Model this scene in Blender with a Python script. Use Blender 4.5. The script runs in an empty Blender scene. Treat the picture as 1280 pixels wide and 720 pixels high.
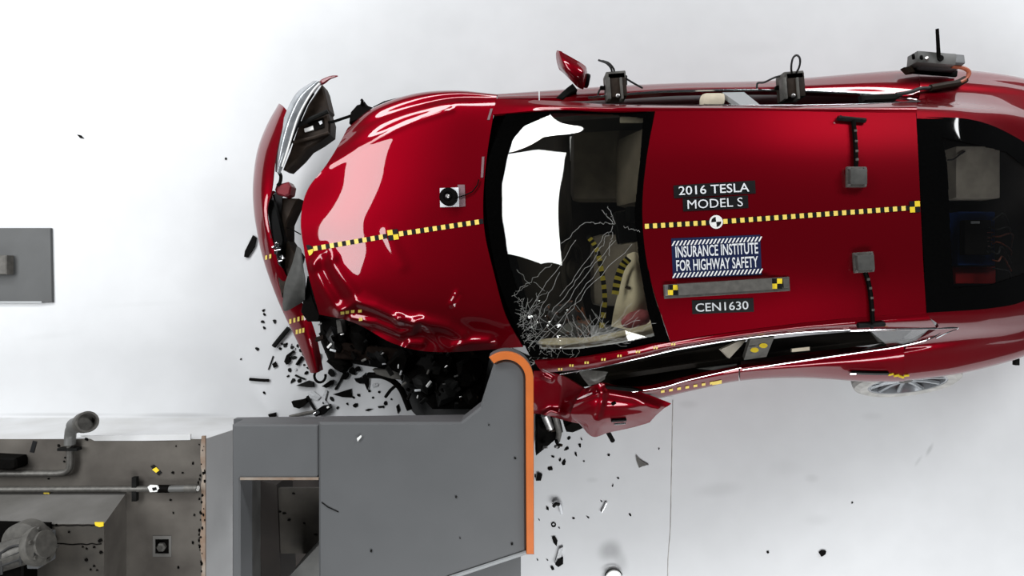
import bpy, bmesh, math, random
import numpy as np
from mathutils import Vector, Matrix
from mathutils.bvhtree import BVHTree
from mathutils.geometry import tessellate_polygon

SC = bpy.context.scene
COL = SC.collection
R = random.Random(7)

# ------------------------------------------------------------------ camera, world, lights, exposure
F, H = 770.0, 4.8
cam = bpy.data.cameras.new('camera'); cam.sensor_width = 36.0; cam.lens = F / 1280 * 36
cam.clip_start = 0.05
camo = bpy.data.objects.new('camera', cam); camo.location = (0, 0, H); COL.objects.link(camo)
SC.camera = camo
w = bpy.data.worlds.new('hall'); SC.world = w; w.use_nodes = True
w.node_tree.nodes['Background'].inputs[0].default_value = (0.9, 0.95, 1.0, 1)
w.node_tree.nodes['Background'].inputs[1].default_value = 0.03
SC.view_settings.view_transform = 'Standard'
SC.view_settings.look = 'None'
SC.view_settings.gamma = 1.0
SC.view_settings.use_curve_mapping = False
SC.view_settings.exposure = 0.0

def lamp(name, loc, sx, sy, radiance, target=None, col=(0.97, 0.985, 1.0)):
    l = bpy.data.lights.new(name, 'AREA'); l.shape = 'RECTANGLE'; l.size = sx; l.size_y = sy
    l.energy = radiance * sx * sy * math.pi
    l.color = col
    o = bpy.data.objects.new(name, l); o.location = loc; COL.objects.link(o)
    if isinstance(target, float): o.rotation_euler = (0, 0, target)
    elif target is not None:
        d = Vector(target) - Vector(loc)
        o.rotation_euler = d.to_track_quat('-Z', 'Y').to_euler()
    return o
LIGHTS = [
    # name, place, size across, size along, radiance, turn about the vertical (they hang level) or the spot they face
    ('lamp_bank_left', (-6.58, 2.16, 6.0), 3.4, 6.36, 11, math.radians(-10.2)),
    ('lamp_bank_far', (-4.2, 7.6, 6.0), 8.0, 2.6, 18, math.radians(9)),
    ('lamp_bank_far_right', (8.8, 8.0, 6.0), 8.6, 3.4, 23, math.radians(0)),
    ('lamp_bank_near', (3.2, -6.6, 6.0), 9.0, 3.4, 12.5, math.radians(0)),
]
for a in LIGHTS: lamp(*a)

# ------------------------------------------------------------------ helpers
def P(x, y, z):
    """A point of the place: the line of sight through (x, y) met at height z above the floor."""
    k = (H - z) / F
    return np.array([(x - 640) * k, (360 - y) * k, z])

def nz(v):
    v = np.asarray(v, float); n = np.linalg.norm(v)
    return v / n if n > 1e-12 else v

def cr(pts, n):
    p = np.asarray(pts, float)
    if len(p) == 2: p = np.array([p[0], (p[0] + p[1]) / 2, p[1]])
    m = len(p) - 1
    ext = np.vstack([2 * p[0] - p[1], p, 2 * p[-1] - p[-2]])
    t = np.linspace(0, m, n); i = np.minimum(t.astype(int), m - 1); u = (t - i)[:, None]
    a, b, c, d = ext[i], ext[i + 1], ext[i + 2], ext[i + 3]
    return 0.5 * (2 * b + (c - a) * u + (2 * a - 5 * b + 4 * c - d) * u * u + (3 * b - a - 3 * c + d) * u ** 3)

def net(rows, nu, nv):
    A = np.array([cr([P(*q) for q in r], nu) for r in rows])
    return np.stack([cr(A[:, j], nv) for j in range(nu)], axis=1)       # nv, nu, 3

def grid_normals(G):
    du = np.gradient(G, axis=1); dv = np.gradient(G, axis=0)
    n = np.cross(du, dv)
    return n / np.maximum(np.linalg.norm(n, axis=2, keepdims=True), 1e-9)

MATS = {}
def link_mesh(name, verts, faces, mats, parent=None, smooth=True, mi=None, angle=40):
    me = bpy.data.meshes.new(name)
    verts = np.asarray(verts, float)
    org = np.zeros(3)
    if parent is None:
        lo, hi = verts.min(0), verts.max(0); org = np.array([(lo[0] + hi[0]) / 2, (lo[1] + hi[1]) / 2, lo[2]])
    me.from_pydata((verts - org).tolist(), [], [tuple(map(int, f)) for f in faces])
    if not isinstance(mats, (list, tuple)): mats = [mats]
    for m in mats: me.materials.append(MATS[m] if isinstance(m, str) else m)
    if mi is not None: me.polygons.foreach_set('material_index', np.asarray(mi, dtype=np.int32))
    if smooth:
        me.polygons.foreach_set('use_smooth', np.ones(len(me.polygons), dtype=bool))
        me.set_sharp_from_angle(angle=math.radians(angle))
    me.update()
    o = bpy.data.objects.new(name, me); COL.objects.link(o); o.location = org.tolist()
    if parent is not None: attach(o, parent)
    return o

def wloc(o):
    v = Vector((0, 0, 0))
    while o is not None:
        v += o.location
        v += o.matrix_parent_inverse.to_translation() if o.parent else Vector((0, 0, 0))
        o = o.parent
    return v
def attach(o, parent):
    o.parent = parent
    o.matrix_parent_inverse = Matrix.Translation(-wloc(parent))

def tag(o, label=None, cat=None, group=None, kind=None):
    if label: o['label'] = label
    if cat: o['category'] = cat
    if group: o['group'] = group
    if kind: o['kind'] = kind
    return o
def thing(name, loc, label, cat, group=None):
    o = bpy.data.objects.new(name, None); o.empty_display_size = 0.1; o.location = loc; COL.objects.link(o)
    return tag(o, label, cat, group)

class MB:
    """Collects solids into one mesh."""
    def __init__(s): s.v = []; s.f = []; s.m = []
    def add(s, v, f, m=0):
        b = len(s.v); s.v += [list(map(float, q)) for q in v]; s.f += [[i + b for i in q] for q in f]; s.m += [m] * len(f); return s
    def box(s, c, size, rot=None, m=0, taper=1.0):
        hx, hy, hz = [q / 2 for q in size]
        V = [(-hx, -hy, -hz), (hx, -hy, -hz), (hx, hy, -hz), (-hx, hy, -hz)] + [(x * taper, y * taper, hz) for x, y in ((-hx, -hy), (hx, -hy), (hx, hy), (-hx, hy))]
        M = rot if rot is not None else Matrix.Identity(3)
        V = [np.array(M @ Vector(q)) + np.array(c) for q in V]
        return s.add(V, [(3, 2, 1, 0), (4, 5, 6, 7), (0, 1, 5, 4), (1, 2, 6, 5), (2, 3, 7, 6), (3, 0, 4, 7)], m)
    def bbox(s, c, size, b=0.006, rot=None, m=0):
        """box with chamfered edges"""
        bm = bmesh.new(); bmesh.ops.create_cube(bm, size=1.0)
        for v in bm.verts: v.co = Vector((v.co.x * size[0], v.co.y * size[1], v.co.z * size[2]))
        bmesh.ops.bevel(bm, geom=bm.edges[:], offset=min(b, min(size) * 0.45), segments=2, affect='EDGES', profile=0.6)
        M = rot if rot is not None else Matrix.Identity(3)
        V = [np.array(M @ v.co) + np.array(c) for v in bm.verts]; bm.verts.index_update()
        Fc = [[v.index for v in f.verts] for f in bm.faces]; bm.free()
        return s.add(V, Fc, m)
    def tube(s, pts, r, n=8, m=0, closed=False, caps=True):
        p = [np.asarray(q, float) for q in pts]; k = len(p)
        rr = r if hasattr(r, '__len__') else [r] * k
        V = []; ref = None
        for i in range(k):
            t = nz(p[min(i + 1, k - 1)] - p[max(i - 1, 0)]) if not closed else nz(p[(i + 1) % k] - p[i - 1])
            if ref is None: ref = np.array([0, 0, 1.0]) if abs(t[2]) < .9 else np.array([1.0, 0, 0])
            a = nz(np.cross(t, ref)); b = np.cross(a, t); ref = b
            for j in range(n):
                q = 2 * math.pi * j / n
                V.append(p[i] + rr[i] * (math.cos(q) * a + math.sin(q) * b))
        Fc = []
        for i in range(k if closed else k - 1):
            i2 = (i + 1) % k
            for j in range(n):
                Fc.append((i * n + j, i * n + (j + 1) % n, i2 * n + (j + 1) % n, i2 * n + j))
        if not closed and caps: Fc += [tuple(range(n))[::-1], tuple((k - 1) * n + j for j in range(n))]
        return s.add(V, Fc, m)
    def cyl(s, a, b, r, n=16, m=0): return s.tube([a, b], r, n, m)
    def lathe(s, prof, M, n=32, m=0, ring=False):
        """prof: (radius, height) around local z; M: 4x4"""
        V = []
        for r_, h_ in prof:
            for j in range(n):
                q = 2 * math.pi * j / n
                V.append(M @ Vector((r_ * math.cos(q), r_ * math.sin(q), h_)))
        k = len(prof)
        Fc = [(i * n + j, i * n + (j + 1) % n, (i + 1) * n + (j + 1) % n, (i + 1) * n + j) for i in range(k - 1) for j in range(n)]
        if ring: Fc += [((k - 1) * n + j, (k - 1) * n + (j + 1) % n, (j + 1) % n, j) for j in range(n)]
        else: Fc += [tuple(range(n))[::-1], tuple((k - 1) * n + j for j in range(n))]
        return s.add(V, Fc, m)
    def prism(s, poly, z1, z0, b=0.0, m=0):
        """solid whose top outline is seen at poly (pixels) at height z1, standing down to z0"""
        T = [P(x, y, z1) for x, y in poly]
        return s.wprism(T, z1, z0, b, m)
    def wprism(s, T, z1, z0, b=0.0, m=0):
        T = [np.array([q[0], q[1], z1]) for q in T]
        ar = sum(T[i - 1][0] * T[i][1] - T[i][0] * T[i - 1][1] for i in range(len(T)))
        if ar < 0: T = T[::-1]
        n = len(T); rings = []
        if b > 0:
            In = []
            for i in range(n):
                e1 = nz(T[i] - T[i - 1]); e2 = nz(T[(i + 1) % n] - T[i])
                n1 = np.array([-e1[1], e1[0], 0]); n2 = np.array([-e2[1], e2[0], 0]); q = n1 + n2; q = q / max(np.dot(q, q) / 2, .3)
                In.append(T[i] + q * b)
            rings.append(In); rings.append([q - np.array([0, 0, b]) for q in T])
        else: rings.append(T)
        rings.append([np.array([q[0], q[1], z0]) for q in T])
        V = [q for r_ in rings for q in r_]; Fc = []
        for k in range(len(rings) - 1):
            for i in range(n):
                j = (i + 1) % n
                Fc.append((k * n + i, (k + 1) * n + i, (k + 1) * n + j, k * n + j))
        tri = tessellate_polygon([[Vector((q[0], q[1], 0)) for q in rings[0]]])
        top = rings[0]
        for t in tri:
            a, b_, c = [np.array(top[i]) for i in t]
            up = np.cross(b_ - a, c - a)[2] > 0
            Fc.append(tuple(t) if up else tuple(t)[::-1])
        o_ = (len(rings) - 1) * n
        for t in tri:
            a, b_, c = [np.array(top[i]) for i in t]
            up = np.cross(b_ - a, c - a)[2] > 0
            Fc.append(tuple(o_ + i for i in (tuple(t)[::-1] if up else tuple(t))))
        return s.add(V, Fc, m)
    def solid_grid(s, G, th, m=0, mb=None):
        """sheet of thickness th whose outer face is the grid G (nv, nu, 3)"""
        nv, nu = G.shape[:2]; N = grid_normals(G)
        if N[..., 2].mean() < 0: G = G[::-1]; N = grid_normals(G)
        B = G - N * th
        V = np.vstack([G.reshape(-1, 3), B.reshape(-1, 3)]); o = nv * nu
        Fc = []
        for i in range(nv - 1):
            for j in range(nu - 1):
                a = i * nu + j
                Fc.append((a, a + 1, a + nu + 1, a + nu)); Fc.append((o + a, o + a + nu, o + a + nu + 1, o + a + 1))
        for j in range(nu - 1):
            Fc.append((j, o + j, o + j + 1, j + 1)); a = (nv - 1) * nu + j
            Fc.append((a, a + 1, o + a + 1, o + a))
        for i in range(nv - 1):
            a = i * nu; Fc.append((a, a + nu, o + a + nu, o + a)); a = i * nu + nu - 1
            Fc.append((a, o + a, o + a + nu, a + nu))
        return s.add(V, Fc, m)
    def build(s, name, mats, parent=None, smooth=True, angle=40):
        if not s.v: print('EMPTY', name); s.box((0, 0, -1), (.01, .01, .01))
        return link_mesh(name, s.v, s.f, mats, parent, smooth, s.m, angle)

def sheet(name, rows, nu, nv, mat, th, parent, angle=50):
    return MB().solid_grid(net(rows, nu, nv), th).build(name, mat, parent, angle=angle)

def rotz(a): return Matrix.Rotation(a, 3, 'Z')
def eul(x, y, z): return (Matrix.Rotation(z, 3, 'Z') @ Matrix.Rotation(y, 3, 'Y') @ Matrix.Rotation(x, 3, 'X'))

def bvh_of(objs):
    V = []; Fc = []
    for o in objs:
        b = len(V); t = wloc(o)
        V += [tuple(Vector(v.co) + t) for v in o.data.vertices]; Fc += [[i + b for i in p.vertices] for p in o.data.polygons]
    return BVHTree.FromPolygons(V, Fc)
def onto(bvh, x, y, off=0.002):
    """the spot of a surface seen at (x, y), lifted by off along its normal"""
    d = Vector(P(x, y, 0)) - Vector((0, 0, H)); d.normalize()
    h = bvh.ray_cast(Vector((0, 0, H)), d)
    if h[0] is None: return None
    n = h[1] if h[1].dot(d) < 0 else -h[1]
    return np.array(h[0] + n * off)

def decal(mb, bvh, poly_uv, fmap, off, m=0, nu=2, nv=2):
    """quad poly in pixels (4 corners) laid on a surface"""
    a, b, c, d = [np.array(q, float) for q in poly_uv]
    V = []; ok = True
    for i in range(nv + 1):
        for j in range(nu + 1):
            u, v = j / nu, i / nv
            q = (a * (1 - u) + b * u) * (1 - v) + (d * (1 - u) + c * u) * v
            p = onto(bvh, q[0], q[1], off)
            if p is None: return
            V.append(p)
    Fc = [(i * (nu + 1) + j, (i + 1) * (nu + 1) + j, (i + 1) * (nu + 1) + j + 1, i * (nu + 1) + j + 1) for i in range(nv) for j in range(nu)]
    mb.add(V, Fc, m)

def lettering(name, text, bvh, cx, cy, wpx, hpx, ang, mat, parent, off=0.007, bold=0.007):
    cu = bpy.data.curves.new(name, 'FONT'); cu.body = text; cu.align_x = 'CENTER'; cu.align_y = 'CENTER'; cu.resolution_u = 3
    cu.offset = bold
    to = bpy.data.objects.new(name, cu); COL.objects.link(to)
    dg = bpy.context.evaluated_depsgraph_get()
    me = bpy.data.meshes.new_from_object(to.evaluated_get(dg)); bpy.data.objects.remove(to)
    co = np.array([v.co for v in me.vertices]); lo, hi = co.min(0), co.max(0)
    fs = [tuple(p.vertices) for p in me.polygons]
    u = (co[:, 0] - (lo[0] + hi[0]) / 2) * wpx / (hi[0] - lo[0]); v = (co[:, 1] - (lo[1] + hi[1]) / 2) * hpx / (hi[1] - lo[1])
    c, s = math.cos(ang), math.sin(ang)
    V = [onto(bvh, cx + a * c - b * s, cy - a * s - b * c, off) for a, b in zip(u, v)]
    bpy.data.meshes.remove(me)
    return link_mesh(name, V, fs, mat, parent, smooth=False)

# ------------------------------------------------------------------ materials
def mat(name, col, rough=0.5, metal=0.0, var=0.0, scale=20.0, col2=None, bump=0.0, bscale=80.0, coat=0.0, spec=0.5, flake=0.0, detail=4.0, rvar=0.0):
    m = bpy.data.materials.new(name); m.use_nodes = True; nt = m.node_tree; N = nt.nodes; L = nt.links
    b = N['Principled BSDF']
    b.inputs['Base Color'].default_value = (*col, 1); b.inputs['Roughness'].default_value = rough; b.inputs['Metallic'].default_value = metal
    b.inputs['Coat Weight'].default_value = coat; b.inputs['Coat Roughness'].default_value = 0.02; b.inputs['Specular IOR Level'].default_value = spec
    g = N.new('ShaderNodeNewGeometry')
    if var > 0 or col2:
        t = N.new('ShaderNodeTexNoise'); t.inputs['Scale'].default_value = scale; t.inputs['Detail'].default_value = detail
        L.new(g.outputs['Position'], t.inputs['Vector'])
        r = N.new('ShaderNodeValToRGB'); c2 = col2 or tuple(max(0, q * (1 - var)) for q in col)
        r.color_ramp.elements[0].position = .32; r.color_ramp.elements[1].position = .68
        r.color_ramp.elements[0].color = (*c2, 1); r.color_ramp.elements[1].color = (*col, 1)
        L.new(t.outputs['Fac'], r.inputs['Fac']); L.new(r.outputs['Color'], b.inputs['Base Color'])
        if rvar:
            mr = N.new('ShaderNodeMapRange'); mr.inputs[3].default_value = rough - rvar; mr.inputs[4].default_value = rough + rvar
            L.new(t.outputs['Fac'], mr.inputs[0]); L.new(mr.outputs[0], b.inputs['Roughness'])
    if bump > 0:
        t2 = N.new('ShaderNodeTexNoise'); t2.inputs['Scale'].default_value = bscale; t2.inputs['Detail'].default_value = 3
        L.new(g.outputs['Position'], t2.inputs['Vector'])
        bp = N.new('ShaderNodeBump'); bp.inputs['Strength'].default_value = bump; bp.inputs['Distance'].default_value = 0.004
        L.new(t2.outputs['Fac'], bp.inputs['Height']); L.new(bp.outputs['Normal'], b.inputs['Normal'])
    MATS[name] = m
    return m

def glass(name, tint, ior=1.52, refl=1.0):
    m = bpy.data.materials.new(name); m.use_nodes = True; nt = m.node_tree; N = nt.nodes; L = nt.links
    N.remove(N['Principled BSDF']); out = N['Material Output']
    tr = N.new('ShaderNodeBsdfTransparent'); tr.inputs[0].default_value = (*tint, 1)
    gl = N.new('ShaderNodeBsdfGlossy'); gl.inputs['Roughness'].default_value = 0.005; gl.inputs['Color'].default_value = (refl, refl, refl, 1)
    fr = N.new('ShaderNodeFresnel'); fr.inputs['IOR'].default_value = ior
    t = N.new('ShaderNodeTexNoise'); t.inputs['Scale'].default_value = 1.2
    g = N.new('ShaderNodeNewGeometry')
    io = N.new('ShaderNodeMapRange'); io.inputs[3].default_value = ior; io.inputs[4].default_value = 1 / ior     # rays leave the pane as they entered it
    L.new(g.outputs['Backfacing'], io.inputs[0]); L.new(io.outputs[0], fr.inputs['IOR'])
    L.new(g.outputs['Position'], t.inputs['Vector'])
    bp = N.new('ShaderNodeBump'); bp.inputs['Strength'].default_value = 0.02; L.new(t.outputs['Fac'], bp.inputs['Height'])
    L.new(bp.outputs['Normal'], gl.inputs['Normal'])
    mx = N.new('ShaderNodeMixShader'); L.new(fr.outputs[0], mx.inputs[0]); L.new(tr.outputs[0], mx.inputs[1]); L.new(gl.outputs[0], mx.inputs[2])
    L.new(mx.outputs[0], out.inputs['Surface'])
    MATS[name] = m

mat('red_paint', (0.165, 0.0002, 0.005), 0.42, 0.62, coat=1.0, var=.08, scale=900, spec=0.0)
mat('red_paint_torn', (0.16, 0.002, 0.01), 0.45, 0.3, coat=.7, var=.3, scale=30)
mat('black_gloss', (0.002, 0.002, 0.002), 0.3, var=.3, scale=60, spec=.12)
mat('frit_gloss', (0.0015, 0.0015, 0.0015), 0.03, var=.3, scale=60, spec=.3)
mat('frit', (0.0015, 0.0015, 0.0015), 0.9, var=.3, scale=60, spec=0.0)
mat('black_plastic', (0.0028, 0.0024, 0.002), 0.6, var=.5, scale=40, bump=.2, spec=.04)
mat('charcoal', (0.008, 0.008, 0.0075), 0.6, var=.4, scale=30, bump=.2, spec=.08)
mat('wreck_brown', (0.012, 0.007, 0.005), 0.7, var=.5, scale=18, bump=.2, spec=.05)
mat('dark_brown', (0.030, 0.020, 0.014), 0.6, var=.5, scale=18, bump=.2, spec=.15)
mat('grey_plastic', (0.055, 0.055, 0.05), 0.6, var=.35, scale=25)
mat('brown_grey', (0.09, 0.085, 0.075), 0.7, var=.4, scale=25)
mat('steel_grey', (0.09, 0.093, 0.096), 0.55, var=.10, scale=3, bump=.05, rvar=.05)
mat('steel_face', (0.36, 0.36, 0.36), 0.6, var=.10, scale=3)
mat('plate_grey', (0.055, 0.057, 0.057), 0.6, var=.15, scale=6)
mat('steel_light', (0.30, 0.31, 0.315), 0.5, var=.10, scale=3)
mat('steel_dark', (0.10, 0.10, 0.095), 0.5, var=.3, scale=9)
mat('orange_paint', (0.55, 0.135, 0.02), 0.5, var=.12, scale=8)
mat('chrome', (0.8, 0.8, 0.82), 0.12, 1.0, var=.05, scale=10)
mat('metal', (0.42, 0.41, 0.40), 0.35, 0.8, var=.3, scale=30)
mat('metal_dull', (0.11, 0.105, 0.095), 0.5, 0.4, var=.35, scale=40)
mat('silver', (0.36, 0.38, 0.40), 0.25, 0.5, var=.35, scale=16, coat=.5)
mat('yellow', (0.75, 0.55, 0.02), 0.5, var=.1, scale=60)
mat('yellow_pale', (0.80, 0.60, 0.12), 0.5, var=.1, scale=60)
mat('white', (0.75, 0.75, 0.73), 0.5, var=.06, scale=30)
mat('label_white', (0.66, 0.68, 0.70), 0.6, var=.05, scale=30)
mat('sign_blue', (0.010, 0.016, 0.055), 0.7, var=.12, scale=20, spec=.1)
mat('black_tape', (0.003, 0.003, 0.0035), 0.6, var=.2, scale=30, spec=.2)
mat('beige', (0.66, 0.58, 0.44), 0.75, var=.18, scale=14, bump=.2, bscale=60)
mat('beige_dim', (0.42, 0.38, 0.31), 0.8, var=.25, scale=14, bump=.2)
mat('seat_dark', (0.12, 0.10, 0.075), 0.7, var=.3, scale=9, bump=.15)
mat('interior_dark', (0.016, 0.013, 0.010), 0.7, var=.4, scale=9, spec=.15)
mat('pink', (0.42, 0.10, 0.12), 0.6, var=.4, scale=20)
mat('blue_case', (0.02, 0.08, 0.32), 0.5, var=.2, scale=12)
mat('red_block', (0.6, 0.012, 0.012), 0.6, var=.2, scale=12)
mat('rubber', (0.02, 0.02, 0.02), 0.7, var=.3, scale=40, bump=.2)
mat('tyre_grey', (0.40, 0.39, 0.37), 0.7, var=.3, scale=14)
mat('copper', (0.38, 0.09, 0.04), 0.5, var=.3, scale=50)
mat('crack', (0.42, 0.42, 0.40), 0.4, var=.3, scale=90)
mat('clear_shard', (0.55, 0.56, 0.57), 0.15, var=.3, scale=40, coat=.6)
mat('purple_tape', (0.16, 0.09, 0.10), 0.6, var=.2, scale=30)
mat('joint', (0.47, 0.46, 0.44), 0.8, var=.5, scale=8)
mat('concrete', (0.10, 0.09, 0.077), 0.85, col2=(0.05, 0.043, 0.036), scale=3.5, bump=.25, bscale=30, detail=8)
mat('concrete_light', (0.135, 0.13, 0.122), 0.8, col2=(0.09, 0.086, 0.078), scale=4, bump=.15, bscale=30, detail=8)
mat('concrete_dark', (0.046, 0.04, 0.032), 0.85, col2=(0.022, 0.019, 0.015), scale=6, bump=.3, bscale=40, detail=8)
mat('white_wall', (0.55, 0.555, 0.56), 0.7, col2=(0.47, 0.47, 0.465), scale=3, detail=6)
mat('rust', (0.17, 0.10, 0.06), 0.85, col2=(0.30, 0.27, 0.23), scale=7, bump=.3)
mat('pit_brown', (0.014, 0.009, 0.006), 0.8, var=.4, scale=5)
glass('windscreen_glass', (0.86, 0.86, 0.82), ior=1.66)
glass('tinted_glass', (0.81, 0.81, 0.81), refl=1.0)

def floor_mat():
    m = bpy.data.materials.new('floor_epoxy'); m.use_nodes = True; nt = m.node_tree; N = nt.nodes; L = nt.links; b = N['Principled BSDF']
    b.inputs['Roughness'].default_value = 0.5; b.inputs['Specular IOR Level'].default_value = .3
    g = N.new('ShaderNodeNewGeometry')
    def noise(sc, det, lo, hi, c0, c1):
        t = N.new('ShaderNodeTexNoise'); t.inputs['Scale'].default_value = sc; t.inputs['Detail'].default_value = det
        L.new(g.outputs['Position'], t.inputs['Vector'])
        r = N.new('ShaderNodeMapRange'); r.inputs[1].default_value = lo; r.inputs[2].default_value = hi; r.inputs[3].default_value = c0; r.inputs[4].default_value = c1
        L.new(t.outputs['Fac'], r.inputs[0]); return r.outputs[0]
    def mul(a, c):
        q = N.new('ShaderNodeMath'); q.operation = 'MULTIPLY'; L.new(a, q.inputs[0])
        if isinstance(c, float): q.inputs[1].default_value = c
        else: L.new(c, q.inputs[1])
        return q.outputs[0]
    v = mul(noise(0.9, 6, .3, .7, .95, 1.02), noise(5, 5, .35, .65, .98, 1.01))
    # scuffs and stains with a place of their own: (px, py, radius px x, y, angle, depth)
    for (x, y, rx, ry, a, dep) in [(762, 688, 17, 14, .6, .38), (775, 700, 10, 18, .3, .22), (898, 612, 34, 10, .1, .10), (1015, 598, 10, 6, 0, .10), (1022, 650, 20, 8, 0, .06),
                                   (1162, 562, 3, 10, -.5, .22), (1148, 576, 2.5, 9, -.6, .14), (740, 600, 8, 4, 0, .1), (980, 585, 25, 12, 0, .05), (150, 130, 30, 3, 0, .03),
                                   (60, 420, 40, 5, .1, .04), (180, 380, 60, 4, .05, .03), (1090, 520, 15, 6, 0, .07), (70, 518, 90, 2.5, 0, .16), (220, 519, 60, 3.5, 0, .22), (860, 505, 14, 6, 0, .10),
                                   (700, 560, 60, 50, 0, .06), (560, 30, 50, 20, 0, .03), (940, 60, 60, 10, 0, .03)]:
        c = P(x, y, 0); k = H / F
        sub = N.new('ShaderNodeVectorMath'); sub.operation = 'SUBTRACT'; L.new(g.outputs['Position'], sub.inputs[0]); sub.inputs[1].default_value = c.tolist()
        rt = N.new('ShaderNodeVectorRotate'); rt.rotation_type = 'Z_AXIS'; rt.inputs['Angle'].default_value = -a; L.new(sub.outputs[0], rt.inputs['Vector'])
        sc = N.new('ShaderNodeVectorMath'); sc.operation = 'DIVIDE'; L.new(rt.outputs[0], sc.inputs[0]); sc.inputs[1].default_value = (rx * k, ry * k, 1)
        ln = N.new('ShaderNodeVectorMath'); ln.operation = 'LENGTH'; L.new(sc.outputs[0], ln.inputs[0])
        mr = N.new('ShaderNodeMapRange'); mr.interpolation_type = 'SMOOTHSTEP'; mr.inputs[1].default_value = .2; mr.inputs[2].default_value = 1.25
        mr.inputs[3].default_value = 1 - dep; mr.inputs[4].default_value = 1.0; L.new(ln.outputs['Value'], mr.inputs[0])
        v = mul(v, mr.outputs[0])
    cmb = N.new('ShaderNodeCombineColor')
    L.new(mul(v, .52), cmb.inputs[0]); L.new(mul(v, .527), cmb.inputs[1]); L.new(mul(v, .535), cmb.inputs[2])
    L.new(cmb.outputs[0], b.inputs['Base Color'])
    MATS['floor_epoxy'] = m
floor_mat()

# ------------------------------------------------------------------ the setting: floor, concrete block, pit
fl = MB().box((0.5, 0.6, -0.05), (16, 11, 0.1)).build('floor', 'floor_epoxy', smooth=False); tag(fl, kind='structure')
jt = MB().tube([P(x, y, 0.0005) for x, y in ((841, 500), (840, 560), (839, 610), (838, 660), (835, 700), (834, 760))], .004, 6).build('trim_1', 'joint'); tag(jt, kind='structure')

BT = 0.66
bl = MB()
yb = -1.01
xa, xt, xf = -4.6, P(256, 600, BT)[0], P(262, 600, 0)[0]
xf = -1.88
V = [(xa, yb, 0), (xf, yb, 0), (xf, -3.0, 0), (xa, -3.0, 0), (xa, yb - .005, BT), (xt, yb - .005, BT), (xt, -3.0, BT), (xa, -3.0, BT)]
bl.add(V, [(0, 3, 2, 1)], 0); bl.add(V, [(4, 5, 6, 7)], 0); bl.add(V, [(1, 0, 4, 5)], 1); bl.add(V, [(2, 1, 5, 6)], 2); bl.add(V, [(3, 2, 6, 7)], 0); bl.add(V, [(0, 3, 7, 4)], 0)
block = bl.build('concrete_block', ['concrete', 'white_wall', 'steel_face'], smooth=False)
tag(block, 'long low concrete block with white side, carrying the pipes', 'block')
ur = MB()
b1 = [(-8, 655), (130, 655), (130, 760), (-8, 760)]; b0 = [(-8, 616), (158, 616), (158, 760), (-8, 760)]
UT = 1.02
z0 = BT + .002
Vt = [P(x, y, UT) for x, y in b1]; Vb = [P(x, y, z0) for x, y in b0]
ur.add(Vt + Vb, [(3, 2, 1, 0)], 0); ur.add(Vt + Vb, [(0, 1, 5, 4)], 1); ur.add(Vt + Vb, [(1, 2, 6, 5)], 2); ur.add(Vt + Vb, [(2, 3, 7, 6), (3, 0, 4, 7)], 0); ur.add(Vt + Vb, [(4, 5, 6, 7)], 0)
u = ur.build('plinth', ['concrete_dark', 'concrete_light', 'concrete'], block, smooth=False)
bm_ = bmesh.new(); bm_.from_mesh(u.data); bmesh.ops.recalc_face_normals(bm_, faces=bm_.faces); bm_.to_mesh(u.data); bm_.free()
for (a, b_) in (((60, 657), (128, 656)), ((60, 680), (127, 679))):
    q = MB(); pts = [P(a[0] + (b_[0] - a[0]) * t + 0, a[1] + R.uniform(-.8, .8), UT) for t in np.linspace(0, 1, 12)]
    q.tube(pts, .004, 5).build('crack_line', 'black_plastic', block)
q = MB(); q.prism([(118, 653), (129, 653), (129, 658), (124, 659), (119, 657)], UT + .006, UT - .002).build('yellow_paint_mark', 'yellow', block, smooth=False)
# chipped white edge and rusty edge along the steel face
q = MB(); q.prism([(100, 545), (238, 543), (238, 550), (180, 551), (118, 551), (112, 548)], BT + .004, BT - .01).build('paint_edge', 'white_wall', block, smooth=False)
q = MB(); pts_ = [(252, 545)] + [(252 + R.uniform(-2, 2), y) for y in range(560, 730, 12)]
q.prism(pts_ + [(256.5, 730), (256.5, 545)], BT + .003, BT - .01).build('rust_edge', 'rust', block, smooth=False)
# anchor pocket with its bolt
q = MB()
for s_ in (((191, 670), (214, 670), (214, 674), (191, 674)), ((191, 692), (214, 692), (214, 696), (191, 696)), ((191, 674), (194, 674), (194, 692), (191, 692)), ((211, 674), (214, 674), (214, 692), (211, 692))):
    q.prism(list(s_), BT + .004, BT - .005)
pk = q.build('anchor_pocket', 'concrete_light', block, smooth=False)
MB().prism([(194, 674), (211, 674), (211, 692), (194, 692)], BT + .0015, BT - .004).build('anchor_plate', 'black_plastic', pk, smooth=False)
c = P(203, 683, BT); MB().lathe([(.03, 0), (.03, .02), (.02, .03)], Matrix.Translation(Vector(c)), 6).build('anchor_bolt', 'metal_dull', pk)

# floor plate on the left
fp = thing('floor_plate', tuple(P(20, 332, 0)), 'grey steel plate bolted to the floor at the left, carrying a small block', 'plate')
MB().prism([(-60, 285), (63, 285), (65, 378), (-60, 378)], .022, 0, .003).build('plate', 'plate_grey', fp)
MB().prism([(-40, 320), (8, 319), (8, 343), (-40, 343)], .09, .022, .006).build('mounting_block', 'brown_grey', fp)
MB().prism([(-60, 376.6), (52, 376.6), (52, 378.6), (-60, 378.6)], .024, 0).build('plate_edge', 'steel_light', fp)

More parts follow.
